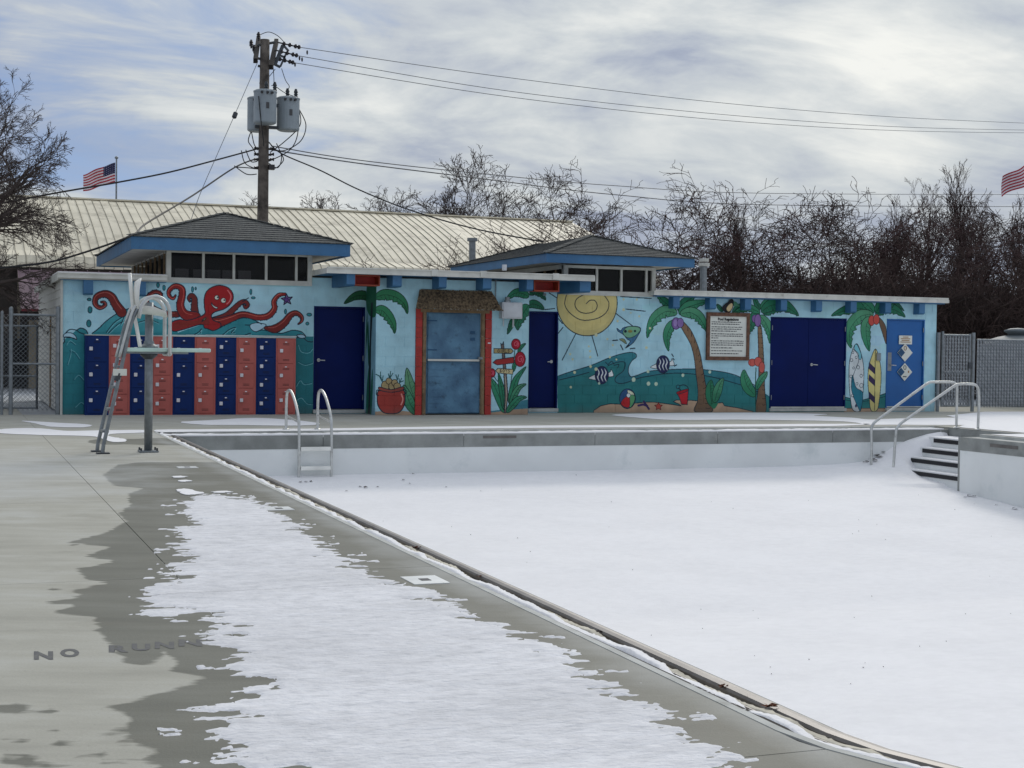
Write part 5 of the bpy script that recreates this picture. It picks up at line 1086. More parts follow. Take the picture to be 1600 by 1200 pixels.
MB().lathe((.37, Yc, 1.346), [(.12, 0), (.12, .02), (.07, .05), (.06, .09)], 14).build('collar', 'galvanised', t)
# ladder: two pairs of stringers leaning up to the seat
lad = []
for s, e_ in ((-.21, .015), (.19, -.015)):
    y = Yc+s; P = spline([(-.235+e_, y, .0), (-.225+e_, y, .10), (-.20+e_, y, .22), (-.02+e_, y, 1.05), (.10+e_, y, 1.62), (.20, y, 1.84)], 5)
    lad.append(MB().tube(P, .024, 8).build('ladder_rail', 'galvanised', t, smooth=True))
    P = spline([(-.02, y, 1.22), (.12, y, 1.75), (.18, y, 1.88)], 5); MB().tube(P, .02, 8).build('support_tube', 'steel', t, smooth=True)
    MB().box(-.31+e_, -.15+e_, y-.07, y+.07, 0, .016).build('foot_pad', 'dark_steel', t)
for z in (.28, .56, .84, 1.10):
    x = -.20+(z-.22)/(1.05-.22)*.18; MB().box(x-.035, x+.045, Yc-.19, Yc+.17, z-.014, z+.014).build('rung', 'galvanised', t)
MB().tube([(-.05, Yc-.2, .92), (-.02, Yc-.2, 1.02)], .04, 8).build('rung_clamp', 'dark_steel', t)
MB().box(-.10, .07, Yc-.235, Yc-.226, .99, 1.075).build('maker_plate', 'sign_white', t)
# curved arm rails
for s in (-.24, .24):
    y = Yc+s; P = [(.60, y, 1.25), (.60, y, 1.36), (.60, y, 1.78)]+[(.415+.185*math.cos(a), y, 1.78+.22*math.sin(a)) for a in np.linspace(.15, math.pi*.94, 12)]+[(.21, y, 1.72)]
    MB().tube(P, .026, 10).build('arm_rail', 'steel', t, smooth=True)
    if s < 0: MB().tube([(.12, Yc, 2.30), (.145, Yc, 2.05), (.165, Yc, 1.85), (.20, Yc-.1, 1.62), (.235, Yc-.2, 1.36)], .024, 8).build('back_tube', 'fiberglass', t, smooth=True)
MB().tube([(.60, Yc-.26, 1.27), (.60, Yc+.26, 1.27)], .03, 10).build('cross_tube', 'steel', t)
# moulded seat shell: profile swept across, raised at the sides
prof = [(.185, 2.19), (.175, 2.10), (.18, 1.98), (.20, 1.87), (.24, 1.805), (.32, 1.79), (.44, 1.78), (.545, 1.765), (.575, 1.745)]
V = []; m_ = 9; PR = spline(prof, 3)
for i, (x, z) in enumerate(PR):
    back = 1-min(1, i/ (len(PR)*.45)); hw = (.05, .11, .145, .165, .18, .19)[i] if i < 6 else .20
    for j in range(m_):
        u = -1+2*j/(m_-1); cup = abs(u)**3; V.append((x+.07*cup*back, Yc+u*hw, z+(.09*cup if back == 0 else .05*cup)*min(1, (len(PR)-i)/8)))
n_ = len(PR); V2 = [(a+.010*(1 if k//m_ < n_*.4 else 0), b, c-.016*(0 if k//m_ < n_*.4 else 1)) for k, (a, b, c) in enumerate(V)]
Fs = [(i*m_+j, i*m_+j+1, (i+1)*m_+j+1, (i+1)*m_+j) for i in range(n_-1) for j in range(m_-1)]
off = len(V); rim = [j for j in range(m_)]+[i*m_+m_-1 for i in range(1, n_)]+[(n_-1)*m_+j for j in range(m_-2, -1, -1)]+[i*m_ for i in range(n_-2, 0, -1)]
Fall = Fs+[tuple(q+off for q in f[::-1]) for f in Fs]+[(rim[k], rim[(k+1) % len(rim)], rim[(k+1) % len(rim)]+off, rim[k]+off) for k in range(len(rim))]
mb = MB(); mb.add(V+V2, Fall); mb.build('seat_shell', 'fiberglass', t, smooth=True)

# ---------------------------------------------------------------- fences
def chain(mb, p, q, z0, z1, s=.07, r=.0035):
    p, q = Vector((*p, 0)), Vector((*q, 0)); L = (q-p).length; d = (q-p)/L; H = z1-z0
    for sg in (1, -1):
        k = -H if sg == 1 else 0
        while k < (L if sg == 1 else L+H):
            a0, a1 = k, k+sg*H; t0, t1 = 0., 1.
            lo, hi = min(a0, a1), max(a0, a1)
            ta = max(0, (0-a0)/(a1-a0)) if sg == 1 else max(0, (L-a0)/(a1-a0)); tb = min(1, (L-a0)/(a1-a0)) if sg == 1 else min(1, (0-a0)/(a1-a0))
            if tb > ta: A_ = p+d*(a0+(a1-a0)*ta)+Vector((0, 0, z0+H*ta)); B_ = p+d*(a0+(a1-a0)*tb)+Vector((0, 0, z0+H*tb)); mb.tube([A_, B_], r, 3, cap=False)
            k += s
    return mb
fx = lambda px, Y, py=560: FX(px, py, Y)[0]
# right: gate with slats + slatted fence run
Yg = -.05
t = root('slatted_gate', (20.8, Yg, 0), 'narrow grey chain-link gate with privacy slats right beside the bathhouse corner', 'gate')
for px, zt in ((1466, 1.92),): MB().tube([(fx(px, Yg), Yg, 0), (fx(px, Yg), Yg, zt)], .045, 10).build('post', 'galvanised', t)
ga, gb = fx(1472.5, Yg), fx(1515, Yg)
MB().tube([(ga, Yg, .12), (ga, Yg, 1.95)], .03, 8).tube([(gb, Yg, .12), (gb, Yg, 1.9)], .03, 8).build('gate_stile', 'galvanised', t)
for z in (.14, .96, 1.86): MB().tube([(ga, Yg, z), (gb, Yg, z)], .026, 8).build('gate_rail', 'galvanised', t)
ms = MB(); chain(ms, (ga, Yg-.02), (gb, Yg-.02), .14, 1.86, .085, .006); ms.build('chain_mesh', 'galvanised', t, kind='stuff')
ns = int((gb-ga)/.085)
for k in range(ns): x = ga+.03+k*(gb-ga-.05)/ns; B(x, x+.055, Yg+.0, Yg+.006, .16, 1.84).build('slat', 'slat_grey', t)
MB().box(gb-.06, gb+.05, Yg-.05, Yg-.02, 1.05, 1.2).build('latch', 'dark_steel', t)
t = root('slatted_fence', (22.3, Yg, 0), 'long grey chain-link fence with privacy slats running off to the right of the gate', 'fence')
pa = fx(1520.5, Yg)
MB().tube([(pa, Yg, 0), (pa, Yg, 1.93)], .045, 10).build('post', 'galvanised', t)
for x in (pa+2.6, pa+5.2, pa+7.8): MB().tube([(x, Yg+.05, 0), (x, Yg+.05, 1.75)], .03, 8).build('post', 'galvanised', t)
fa, fb_ = fx(1526, Yg), 30.; MB().tube([(fa, Yg, 1.76), (fb_, Yg, 1.76)], .022, 8).build('top_rail', 'galvanised', t)
ms = MB(); chain(ms, (fa, Yg-.02), (fb_, Yg-.02), .1, 1.75, .085, .006); ms.build('chain_mesh', 'galvanised', t, kind='stuff')
ns = int((fb_-fa)/.085); me = None
for k in range(min(ns, 290)):
    x = fa+.01+k*.085
    if me is None: o = B(x, x+.06, Yg+.0, Yg+.006, .12, 1.74).build('slat', 'slat_grey', t); me = o
    else: o = me.copy(); COL.objects.link(o); o.parent = t; o.location = (x-fa-.01, 0, 0)
# left: open chain-link gate and fence
Yl = .0
t = root('chain_link_fence', (-1.2, Yl, 0), 'grey chain-link fence with pipe posts at the left edge, joined to the siding wall', 'fence')
for px, zt, r in ((17, 2.03, .04), (3, 1.95, .028), (90.5, 2.06, .045)): x = fx(px, Yl); MB().tube([(x, Yl, 0), (x, Yl, zt)], r, 10).lathe((x, Yl, zt), [(r*1.1, 0), (r*.8, .03), (.005, .045)], 10).build('post', 'galvanised', t)
for z in (1.92, .98): MB().tube([(fx(17, Yl), Yl, z), (fx(90, Yl), Yl, z)], .022, 8).build('rail', 'galvanised', t)
ms = MB(); chain(ms, (fx(-40, Yl), Yl), (fx(90, Yl), Yl), .08, 1.92, .09, .004); ms.build('chain_mesh', 'galvanised', t, kind='stuff')
t = root('chain_link_gate', (-.9, 1.0, 0), 'swung-open chain-link gate leaf with two rails behind the left fence', 'gate')
g0, g1 = at(-30, 540, 1.2)[0], at(58, 540, 1.2)[0]
for z in (1.72, .72, .08): MB().tube([(g0, 1.2, z), (g1, 1.2, z)], .02, 8).build('gate_rail', 'galvanised', t)
MB().tube([(g1, 1.2, .05), (g1, 1.2, 1.75)], .024, 8).build('gate_stile', 'dark_steel', t)
ms = MB(); chain(ms, (g0, 1.2), (g1, 1.2), .08, 1.72, .09, .004); ms.build('chain_mesh', 'galvanised', t, kind='stuff')

# tank behind the right fence
c = at(1592, 540, 3.2); t = root('filter_tank', (c[0], 3.2, 0), 'grey domed tank with a round hatch showing over the right fence', 'tank')
zc = at(1592, 527, 3.2)[2]; rr = 1.05
MB().lathe((c[0], 3.2, 0), [(rr, 0), (rr, zc-.35)]+[(rr*math.cos(a), zc-.35+.42*math.sin(a)) for a in np.linspace(.1, 1.45, 7)], 28).build('shell', 'tank_grey', t, smooth=True)
MB().lathe((c[0]-.05, 3.2, zc+.02), [(.25, 0), (.27, .08), (.36, .13), (.36, .17), (.2, .22), (.02, .235)], 24).build('hatch', 'tank_grey', t, smooth=True)

# ---------------------------------------------------------------- metal-roofed hall behind
YE, YR_ = 18., 26.; ze, zr = 3.85, 6.62
t = root('roofed_hall', (5, YE, 0), 'long hall behind the bathhouse under a pale weathered ribbed metal roof', 'building')
prof = [(YE-.35, ze-.16), (YE-.32, ze+.0), (YE-.1, ze+.22)]+[(YE+(YR_-YE)*u, ze+(zr-ze)*(u**.92+.035*math.sin(math.pi*u))) for u in (.12, .25, .4, .55, .7, .85, 1.)]
def panel_mesh(w):
    mb = MB(); P = [(0, y, z) for y, z in prof]; Q = [(w, y, z) for y, z in prof]; n = len(P)
    mb.add(P+Q, [(i, i+1, n+i+1, n+i) for i in range(n-1)]); return mb
pw = .288; x0_ = -14.; first = None; sfirst = None
for k in range(124):
    x = x0_+k*pw
    if first is None:
        mb = panel_mesh(pw-.004); mb.v = [(v[0]+x, v[1], v[2]) for v in mb.v]; first = mb.build('roof_panel', 'roof_metal', t)
        P = [(x, y-.0, z+.012) for y, z in prof]; sfirst = MB().tube(P, .013, 4).build('roof_rib', 'seam_dark', t)
    else:
        for o_ in (first, sfirst): o = o_.copy(); COL.objects.link(o); o.parent = t; o.location = (k*pw+rng.normal()*.004, 0, rng.normal()*.006); o.rotation_euler = (0, 0, 0)
MB().box(x0_, x0_+124*pw, YR_-.2, YR_+.2, zr-.02, zr+.035).build('ridge_cap', 'roof_metal', t)
MB().add([(x0_, YR_, zr-.03), (x0_+35.6, YR_, zr-.03), (x0_+35.6, YR_+8, ze), (x0_, YR_+8, ze)], [(0, 1, 2, 3)]).build('rear_roof', 'roof_metal', t)
xb = at(26, 560, YE)[0]
B(x0_, xb, YE, YE+.2, 0, ze).build('wall', 'wall_brown', t); B(xb, x0_+35.5, YE+.02, YE+.2, 0, ze).build('wall', 'wall_beige', t)
B(x0_, x0_+35.6, YE-.3, YE, ze-.22, ze-.12).build('eave_soffit', 'wall_brown', t); B(x0_, x0_+.2, YE+.2, YR_+8, 0, ze).build('end_wall', 'wall_brown', t); B(x0_+35.3, x0_+35.49, YE+.2, YR_+8, 0, ze).build('end_wall', 'wall_beige', t)
MB().tube([at(37, 486, YE-.15), at(36, 612, YE-.15), at(37, 622, YE-.3), at(34, 630, YE-.35)], .10, 8).build('downpipe', 'cable', t)
B(at(8, 600, YE)[0], at(14, 600, YE)[0]+.5, YE-.3, YE-.01, 0, 1.5).build('cabinet', 'ink', t)
# mauve lean-to awning
a0, a1 = at(28, 421, YE-.4), at(60, 484, 15.0); t2 = root('lean_to', (a0[0], 15, 0), 'small lean-to with a mauve ribbed metal roof in the gap left of the bathhouse', 'shed')
for k in range(12):
    xk = a0[0]+k*.34; MB().add([(xk, a0[1], a0[2]), (xk+.33, a0[1], a0[2]), (xk+.33, 15., at(60, 484, 15.)[2]), (xk, 15., at(60, 484, 15.)[2])], [(0, 1, 2, 3)]).build('roof_panel', 'awning_mauve', t2)
    MB().tube([(xk, a0[1], a0[2]+.02), (xk, 15., at(60, 484, 15.)[2]+.02)], .022, 4).build('roof_rib', 'awning_mauve', t2)
ze2 = at(60, 484, 15.)[2]; B(a0[0], a0[0]+4.1, 14.95, 15.0, ze2-.05, ze2+.02).build('edge_trim', 'awning_edge', t2); B(a0[0]+.02, a0[0]+4.1, 15.05, 15.2, ze2-.3, ze2-.06).build('edge_shade_strip', 'ink', t2)  # shade under the awning edge is put in as a black strip
B(a0[0]+.3, a0[0]+4.1, 16.9, 17.1, 0, ze2).build('back_wall', 'wall_beige', t2)

# ---------------------------------------------------------------- utility pole
Yp = 10.
t = root('utility_pole', (5.82, Yp, 0), 'tall wooden utility pole with crossarms and three grey transformers behind the roof', 'utility pole')
bot, top = at(408, 640, Yp), at(414, 62, Yp)
pb = (bot[0]-.02, Yp, 0); MB().tube([pb, ((pb[0]+top[0])/2, Yp, top[2]/2), (top[0], Yp, top[2])], [.17, .15, .125], 14).build('pole', 'pole_wood', t, smooth=True)
def wp(px, py, dy=0.): return Vector(at(px, py, Yp+dy))
# crossarms run towards and away from the viewer, seen end-on and tilted
arms = [((402, 67, .9), (411, 84, -.9), (399, 90)), ]
for (p, q) in (((404, 60, 1.2), (399, 95, -1.2)), ((432, 64, 1.2), (423, 105, -1.2))):
    a, b = wp(p[0], p[1], p[2]), wp(q[0], q[1], q[2]); MB().bar(a, b, .11, .13).build('crossarm', 'crossarm_wood', t)
MB().tube([wp(402, 71), wp(430, 66)], .035, 6).tube([wp(398, 90), wp(427, 97)], .035, 6).tube([wp(403, 103), wp(424, 106)], .035, 6).build('arm_bolt', 'dark_steel', t)
def insul(px, py, s=1., ax=(0, 0, 1)):
    c = wp(px, py); MB().lathe(c, [(.03*s, -.14*s), (.03*s, -.08*s), (.07*s, -.06*s), (.05*s, -.02*s), (.075*s, 0), (.05*s, .04*s), (.075*s, .06*s), (.04*s, .12*s), (.03*s, .15*s)], 10, ax).build('insulator', 'insulator', t)
for px, py in ((404, 57), (392.5, 69), (397, 77)): insul(px, py, .8)
for (a, b) in (((433, 66), (469, 74)), ((429, 78), (465, 87)), ((428, 90), (459, 98))):
    A_, B_ = wp(*a), wp(*b); MB().tube([A_, B_], .02, 6).build('dead_end_arm', 'insulator', t)
    for k in (.3, .55, .8, .95): c = A_.lerp(B_, k); MB().lathe(c, [(.02, -.05), (.06, -.02), (.06, .02), (.02, .05)], 10, B_-A_).build('insulator', 'insulator', t)
for px, py in ((480, 82), (472, 93), (461, 101), (468, 91)): MB().lathe(wp(px, py), [(.01, .06), (.025, .03), (.025, -.02), (.01, -.06)], 8).build('line_clamp', 'insulator', t)
# cut-out fuse frame
MB().bar(wp(442, 71), wp(429, 102), .09, .09).bar(wp(444, 72), wp(451, 80), .06, .05).bar(wp(447, 84), wp(438, 104), .05, .05).bar(wp(436, 86), wp(446, 90), .05, .05).bar(wp(430, 101), wp(438, 105), .06, .06).build('fuse_frame', 'dark_steel', t)
# transformers
for i, (px, yt, yb, w_, dy) in enumerate(((414, 141, 194, 34, -.45), (450, 152, 205, 34, .05), (401, 152, 206, 28, .45))):
    c, ct = wp(px, yb, dy), wp(px, yt, dy); r = w_/2/F_PX*((c[1]-CAM[1])/.93)*.97; h = ct[2]-c[2]
    tr = MB().lathe(c, [(r*.8, 0), (r*.97, .03), (r, .06), (r, h-.08), (r*1.04, h-.06), (r*1.04, h-.03), (r*.85, h)], 24).build('transformer', 'transformer', t, smooth=False)
    for q in ((-.4, 0), (.35, 0)) if i < 2 else ((.3, 0),):
        MB().lathe((c[0]+r*q[0]+(.1 if i else .15), c[1], ct[2]), [(.05, 0), (.06, .03), (.04, .06), (.06, .09), (.04, .12), (.06, .15), (.03, .24)], 8).build('bushing', 'dark_steel', tr)
    MB().box(c[0]-.03, c[0]+.05, c[1]-r-.01, c[1]-r+.02, c[2]+h*.42, c[2]+h*.60).build('stencil_number', 'ink_grey', tr)
    for q in (-.5, 0, .4): MB().lathe((c[0]+r*q, c[1]-r*.95, c[2]+h*.88), [(.035, 0), (.035, -.07)], 8, (0, 1, 0)).build('bushing', 'insulator', tr)
MB().bar(wp(398, 165), wp(436, 165), .1, .08).bar(wp(398, 198), wp(440, 200), .1, .08).build('mount_bracket', 'dark_steel', t)
for py in (232, 241, 249, 262):
    MB().tube([wp(398, py), wp(424, py+1)], .03, 6).build('spool_rod', 'insulator', t)
    for px in (400, 425): MB().lathe(wp(px, py), [(.05, -.05), (.025, 0), (.05, .05)], 8, (1, 0, 0)).build('spool', 'insulator', t)
MB().box(wp(418, 262)[0], wp(427, 262)[0], Yp-.2, Yp-.05, wp(418, 266)[2], wp(418, 258)[2]).build('connector_box', 'insulator', t)
def loop(pts, r=.014): MB().tube(spline([wp(*p) for p in pts], 6), r, 5).build('drip_loop', 'cable', t)
for q in ([(404, 150, -.7), (408, 190, -.7), (412, 222, -.4), (412, 228, -.2)], [(466, 165), (470, 190), (462, 205), (440, 225), (422, 238)], [(467, 170), (478, 195), (470, 220), (445, 235), (425, 233)], [(466, 168), (465, 210), (452, 235), (420, 252)],
          [(392, 206), (388, 220), (394, 230), (400, 240)], [(393, 206), (397, 225), (402, 232)], [(377, 235), (383, 255), (400, 264)], [(384, 234), (392, 252), (402, 252)], [(366, 261), (385, 262), (402, 264)], [(366, 259), (385, 272), (401, 272)],
          [(432, 224), (440, 245), (434, 262), (420, 255)], [(438, 238), (443, 250), (432, 262), (424, 262)], [(407, 54), (420, 50), (434, 56), (444, 66)], [(440, 107), (446, 125), (452, 135), (448, 142)], [(427, 105), (428, 130), (424, 134)], [(428, 133), (445, 145), (462, 152), (465, 160)], [(405, 130), (418, 122), (430, 108)]):
    loop(q, .010 if q[0][1] < 135 else .014)
def line_(name, label, pts, r, group=None, m='cable', n=10):
    P = spline([Vector(p) for p in pts], n); o = MB().tube([tuple(p) for p in P], r, 5).build(name, m); tag(o, label, 'cable', group); return o
def sag(p, q, s): p, q = Vector(p), Vector(q); return [p.lerp(q, k/8)-Vector((0, 0, s*4*(k/8)*(1-k/8))) for k in range(9)]
def through(pts_px, Ys):
    return [at(px, py, Y) for (px, py), Y in zip(pts_px, Ys)]
line_('power_line', 'uppermost of the three thin lines running from the pole top to the right', through([(469, 74), (800, 122), (1130, 161), (1400, 183), (1640, 194)], (10, 16, 22, 27, 32)), .010, 'three bare lines from the pole top to the right', 'wire_far')
line_('power_line', 'middle of the three thin lines running from the pole top to the right', through([(465, 87), (800, 143), (1130, 179), (1400, 198), (1640, 204)], (10, 16, 22, 27, 32)), .010, 'three bare lines from the pole top to the right', 'wire_far')
line_('power_line', 'lowest of the three thin lines running from the pole top to the right', through([(459, 98), (800, 152), (1130, 188), (1400, 204), (1640, 208)], (10, 16, 22, 27, 32)), .010, 'three bare lines from the pole top to the right', 'wire_far')
line_('service_cable', 'thick black cable from the pole down past the flag to the left tree', through([(400, 233), (330, 252), (260, 270), (183, 285), (90, 301), (0, 318), (-120, 340)], (10, 8, 7, 6, 5, 4, 2)), .021, 'black service cables from the pole')
line_('service_cable', 'thick black cable from the pole down to the left lantern roof and beyond', through([(400, 248), (366, 262), (300, 306), (230, 348), (205, 368), (120, 398), (60, 412), (-60, 424)], (10, 8, 5, 1.5, -.8, -.9, -.9, -.9)), .020, 'black service cables from the pole')
line_('service_cable', 'black cable sloping from the pole over the metal roof down to the right lantern', through([(420, 222), (440, 240), (500, 266), (560, 296), (640, 328), (740, 357), (850, 378)], (10, 9.6, 8.6, 7.6, 6, 4.6, 3)), .018, 'black service cables from the pole')
line_('service_cable', 'upper of two thin cables running right from the pole across the background trees', through([(424, 228), (560, 250), (760, 272), (960, 290), (1200, 302), (1650, 304)], (10, 14, 20, 26, 34, 50)), .016, 'thin cables crossing to the right trees', 'wire_far')
line_('service_cable', 'lower of two thin cables running right from the pole across the background trees', through([(424, 234), (560, 255), (760, 280), (960, 304), (1200, 320), (1650, 323)], (10, 14, 20, 26, 34, 50)), .020, 'thin cables crossing to the right trees', 'wire_far')
gw = line_('guy_wire', 'thin guy wire with an insulator slanting down left from the pole top', through([(403, 96), (366, 181), (340, 240), (310, 310), (290, 372)], (10, 8.5, 7.5, 6.4, 5.6)), .008, None, 'wire_far')
MB().lathe(at(367, 180, 8.5), [(.03, -.09), (.06, -.07), (.06, .07), (.03, .09)], 8, (.4, .3, 1)).build('strain_insulator', 'dark_steel', gw)

# ---------------------------------------------------------------- flags
def flag(name, label, X0, Y, ztop, polez, w, h, lean, drop, seed, pole_r=.05):
    t = root(name, (X0, Y, 0), label, 'flag', None)
    MB().tube([(X0, Y, 0), (X0, Y, polez)], [pole_r*1.3, pole_r*.7], 10).lathe((X0, Y, polez), [(.02, 0), (.09, .05), (.09, .11), (.02, .16)], 10).build('flagpole', 'galvanised', t)
    r_ = np.random.default_rng(seed)
    def P(u, v):     # u along fly, v down hoist
        ripple = .10*math.sin(u*9+v*2+seed)*u**.6; x = X0-.06-w*u*(1-.06*math.sin(u*5)); z = ztop-h*v*(1-.12*u)-drop*u**1.15+.05*math.sin(u*11+1.3*v+seed)*u
        return (x+lean*v, Y-.02+ripple*1.5-.25*u, z)
    nu = 14
    def stripe(v0, v1, u0, nm, m):
        V = []; 
        for i in range(nu+1): u = u0+(1-u0)*i/nu; V += [P(u, v0), P(u, v1)]
        n = len(V); V += [(x, y+.008, z) for x, y, z in V]
        F_ = [(2*i, 2*i+1, 2*i+3, 2*i+2) for i in range(nu)]+[(n+2*i, n+2*i+2, n+2*i+3, n+2*i+1) for i in range(nu)]
        mb = MB(); mb.add(V, F_); return mb.build(nm, m, t)
    for k in range(13): stripe(k/13, (k+1)/13, .42 if k < 7 else .0, 'stripe', 'flag_red' if k % 2 == 0 else 'flag_white')
    V = []; F_ = []; q = 8
    for i in range(q+1):
        for j in range(q+1): V.append(P(.42*i/q, 7/13*j/q))
    n = len(V); F_ = [(i*(q+1)+j, i*(q+1)+j+1, (i+1)*(q+1)+j+1, (i+1)*(q+1)+j) for i in range(q) for j in range(q)]
    mb = MB(); mb.add(V+[(x, y+.008, z) for x, y, z in V], F_+[tuple(a+n for a in f[::-1]) for f in F_]); ca = mb.build('canton', 'flag_blue', t)
    sm = MB()
    for r in range(5):
        for c in range(6):
            p = Vector(P(.035+.42*c/6, .03+7/13*r/5)); s_ = w*.012
            st_ = [(p.x+(s_ if i % 2 == 0 else s_*.4)*math.sin(math.pi*i/5), p.y-.012, p.z+(s_ if i % 2 == 0 else s_*.4)*math.cos(math.pi*i/5)) for i in range(10)]
            sm.add(st_, [tuple(range(10))])
    sm.build('stars', 'flag_white', ca, kind='stuff')
Yf = 45.
p0, p1 = at(182, 254, Yf), at(182, 290, Yf); hgt = p0[2]-p1[2]; wd = at(183, 260, Yf)[0]-at(136, 260, Yf)[0]
flag('flag', 'national flag blowing left from a pole behind the metal roof at the left', p0[0], Yf, p0[2], at(182, 249, Yf)[2], wd*1.02, hgt*.86, 0, hgt*.62, 1, .055)
Yf = 30.
p0 = at(1603, 262, Yf); p1 = at(1603, 300, Yf); wd = p0[0]-at(1566, 262, Yf)[0]; k_ = 2.4
flag('flag', 'national flag at the right edge of the view, only its striped fly end showing', at(1632, 262, Yf)[0], Yf, at(1632, 243, Yf)[2], at(1632, 232, Yf)[2], (at(1632, 262, Yf)[0]-at(1568, 262, Yf)[0]), (at(1600, 250, Yf)[2]-at(1600, 312, Yf)[2])*.56, 0, (at(1600, 250, Yf)[2]-at(1600, 312, Yf)[2])*.62, 4, .07)

# ---------------------------------------------------------------- bare trees
def gen_tree(seed, H, trunk_h, r0, spread, levels, kids, wig, up, lens, droop=0., minr=.006, tilt0=0.):
    """returns (trunk MB, crown MB) round the origin; crown = limbs, branches and twigs"""
    R_ = random.Random(seed); tr, cr = MB(), MB()
    def branch(p, d, L, r, lv, mb):
        n = 5 if lv <= 1 else (4 if lv == 2 else 3); pts = [p]; rs = [r]; q = p.copy(); dd = d.copy()
        for i in range(n):
            w = wig*(1.+.35*lv); dd = dd+Vector((R_.gauss(0, w), R_.gauss(0, w), R_.gauss(0, w)+up[min(lv, len(up)-1)]-droop*(lv >= 2))); dd.normalize()
            q = q+dd*(L/n); pts.append(q.copy()); rs.append(max(minr*.8, r*(1-(.88 if lv > 1 else .82)*(i+1)/n)) if lv else r*(1-.45*(i+1)/n))
        sides = 8 if lv == 0 else (5 if lv == 1 else 3); mb.tube(pts, rs, sides, cap=False)
        if lv >= levels: return
        k = kids[min(lv, len(kids)-1)]
        for c in range(k):
            t = (.30+.70*(c+R_.random())/k) if lv else (.55+.45*(c+R_.random()*.6)/k); f = t*n; i = min(n-1, int(f)); pp_ = pts[i].lerp(pts[i+1], f-i); base = (pts[i+1]-pts[i]).normalized()
            az = R_.uniform(0, 2*math.pi) if lv else 2*math.pi*(c+R_.random()*.5)/k; o = base.orthogonal().normalized(); o2 = base.cross(o); side = o*math.cos(az)+o2*math.sin(az); an = spread[min(lv, len(spread)-1)]*R_.uniform(.7, 1.25)
            nd = base*math.cos(an)+side*math.sin(an); branch(pp_, nd, L*lens[min(lv, len(lens)-1)]*R_.uniform(.7, 1.2)*(1.1-.35*t if lv else 1), max(minr, rs[i]*.56), lv+1, cr)
    branch(Vector((0, 0, 0)), Vector((tilt0, 0, 1)).normalized(), trunk_h, r0, 0, tr); return tr, cr
PROTO = {}
def plant(kind, x, y, s, rz, label, group, sx=1., name='bare_tree', cat='tree', z=0.):
    key, tm, cm = kind; tr, cr = PROTO[key]
    t = bpy.data.objects.new(name, None); COL.objects.link(t); t.location = (x, y, z); t.rotation_euler = (0, 0, rz); t.scale = (s*sx, s*sx, s); tag(t, label, cat, group)
    for nm, me in (('trunk', tr), ('crown', cr)): o = bpy.data.objects.new(nm, me); COL.objects.link(o); o.parent = t
    return t
def proto(key, tm, cm, *a, **k):
    tr, cr = gen_tree(*a, **k); out = []
    for mb, m, nm in ((tr, tm, 'trunk'), (cr, cm, 'crown')):
        me = bpy.data.meshes.new(nm); me.from_pydata([tuple(v) for v in mb.v], [], mb.f); me.update(); me.materials.append(MATS[m]); out.append(me)
    PROTO[key] = tuple(out)
# tangled, arching small trees (crab-apple habit)
for i in range(3): proto('crab%d' % i, 'bark_dark', 'twig_red' if i == 1 else 'twig_brown', 31+i, 5, 1.25, .11, (.9, .75, .75, .7), 5, (6, 5, 5, 4, 3), .125, (0, .07, .02, .0, 0), (1.8, .74, .66, .62, .7), droop=.03, minr=.0055)
# upright vase-shaped trees
for i in range(2): proto('vase%d' % i, 'bark_grey', 'twig_grey', 51+i, 9, 2.4, .20, (.50, .50, .55, .6, .6), 5, (7, 6, 6, 5, 3), .07, (0, .06, .05, .04, .02), (1.5, .55, .52, .5, .6), minr=.008)
# narrow poplar-like
proto('spire0', 'bark_dark', 'twig_brown', 71, 8, 4.6, .08, (.42, .4, .45), 4, (18, 6, 5, 4), .06, (0, .16, .12, .08), (.40, .50, .5, .5), minr=.0055)
proto('spire1', 'bark_dark', 'twig_red', 75, 8, 4.8, .08, (.45, .42, .5), 4, (18, 6, 5, 4), .07, (0, .15, .10, .06), (.38, .52, .5, .5), minr=.0055)
# big spreading tree at the left
proto('big', 'bark_grey', 'twig_grey', 99, 12, 3.0, .26, (.95, .55, .5, .5, .55), 5, (15, 10, 8, 5, 4), .10, (0, .01, -.01, .0, .02), (1.15, .42, .50, .50, .5), droop=.01, minr=.0042)
dark = 'tangled bare trees behind the bathhouse'
def px_plant(key, px, ptop, Y, nat_h, rz, label, group, sx=1.):
    x, _, zt = at(px, ptop, Y); return plant((key, 0, 0), x, Y, zt/nat_h, rz, label, group, sx)
def height(key): return max(v.co.z for v in PROTO[key][1].vertices)
HT = {k: height(k) for k in PROTO}
for px_, Y_, sc_0, rz_, lb_ in ((-225, 3., 1.22, 4.4, 'large bare tree reaching in from the left edge over the metal roof'), (-275, 7., 1.25, 1.1, 'second bare tree at the left edge, its crown tangled behind the large one')):
    x = at(px_, 40, Y_)[0]; plant(('big', 0, 0), x, Y_, sc_0, rz_, lb_, None)
places = [('vase0', 585, 284, 62, 1.0, 'small faint bare tree beyond the metal roof ridge, left of the row'), ('vase1', 700, 246, 60, 2.0, 'bare spreading tree beyond the metal roof, left of the three tall ones'), ('vase0', 762, 232, 58, 4.0, 'tallest bare tree beyond the metal roof, in the middle of the three'), ('vase1', 836, 250, 60, .5, 'bare vase-shaped tree beyond the metal roof, right of the three tall ones'),
          ('vase0', 425, 300, 75, 3.1, 'faint bare tree top just right of the utility pole'), ('vase1', 620, 300, 70, 5.1, 'low bare tree top between the pole and the tall background trees')]
for k, px, pt, Y, rz, lb in places: px_plant(k, px, pt, Y, HT[k], rz, lb, 'bare trees beyond the metal roof', sx=1.35)
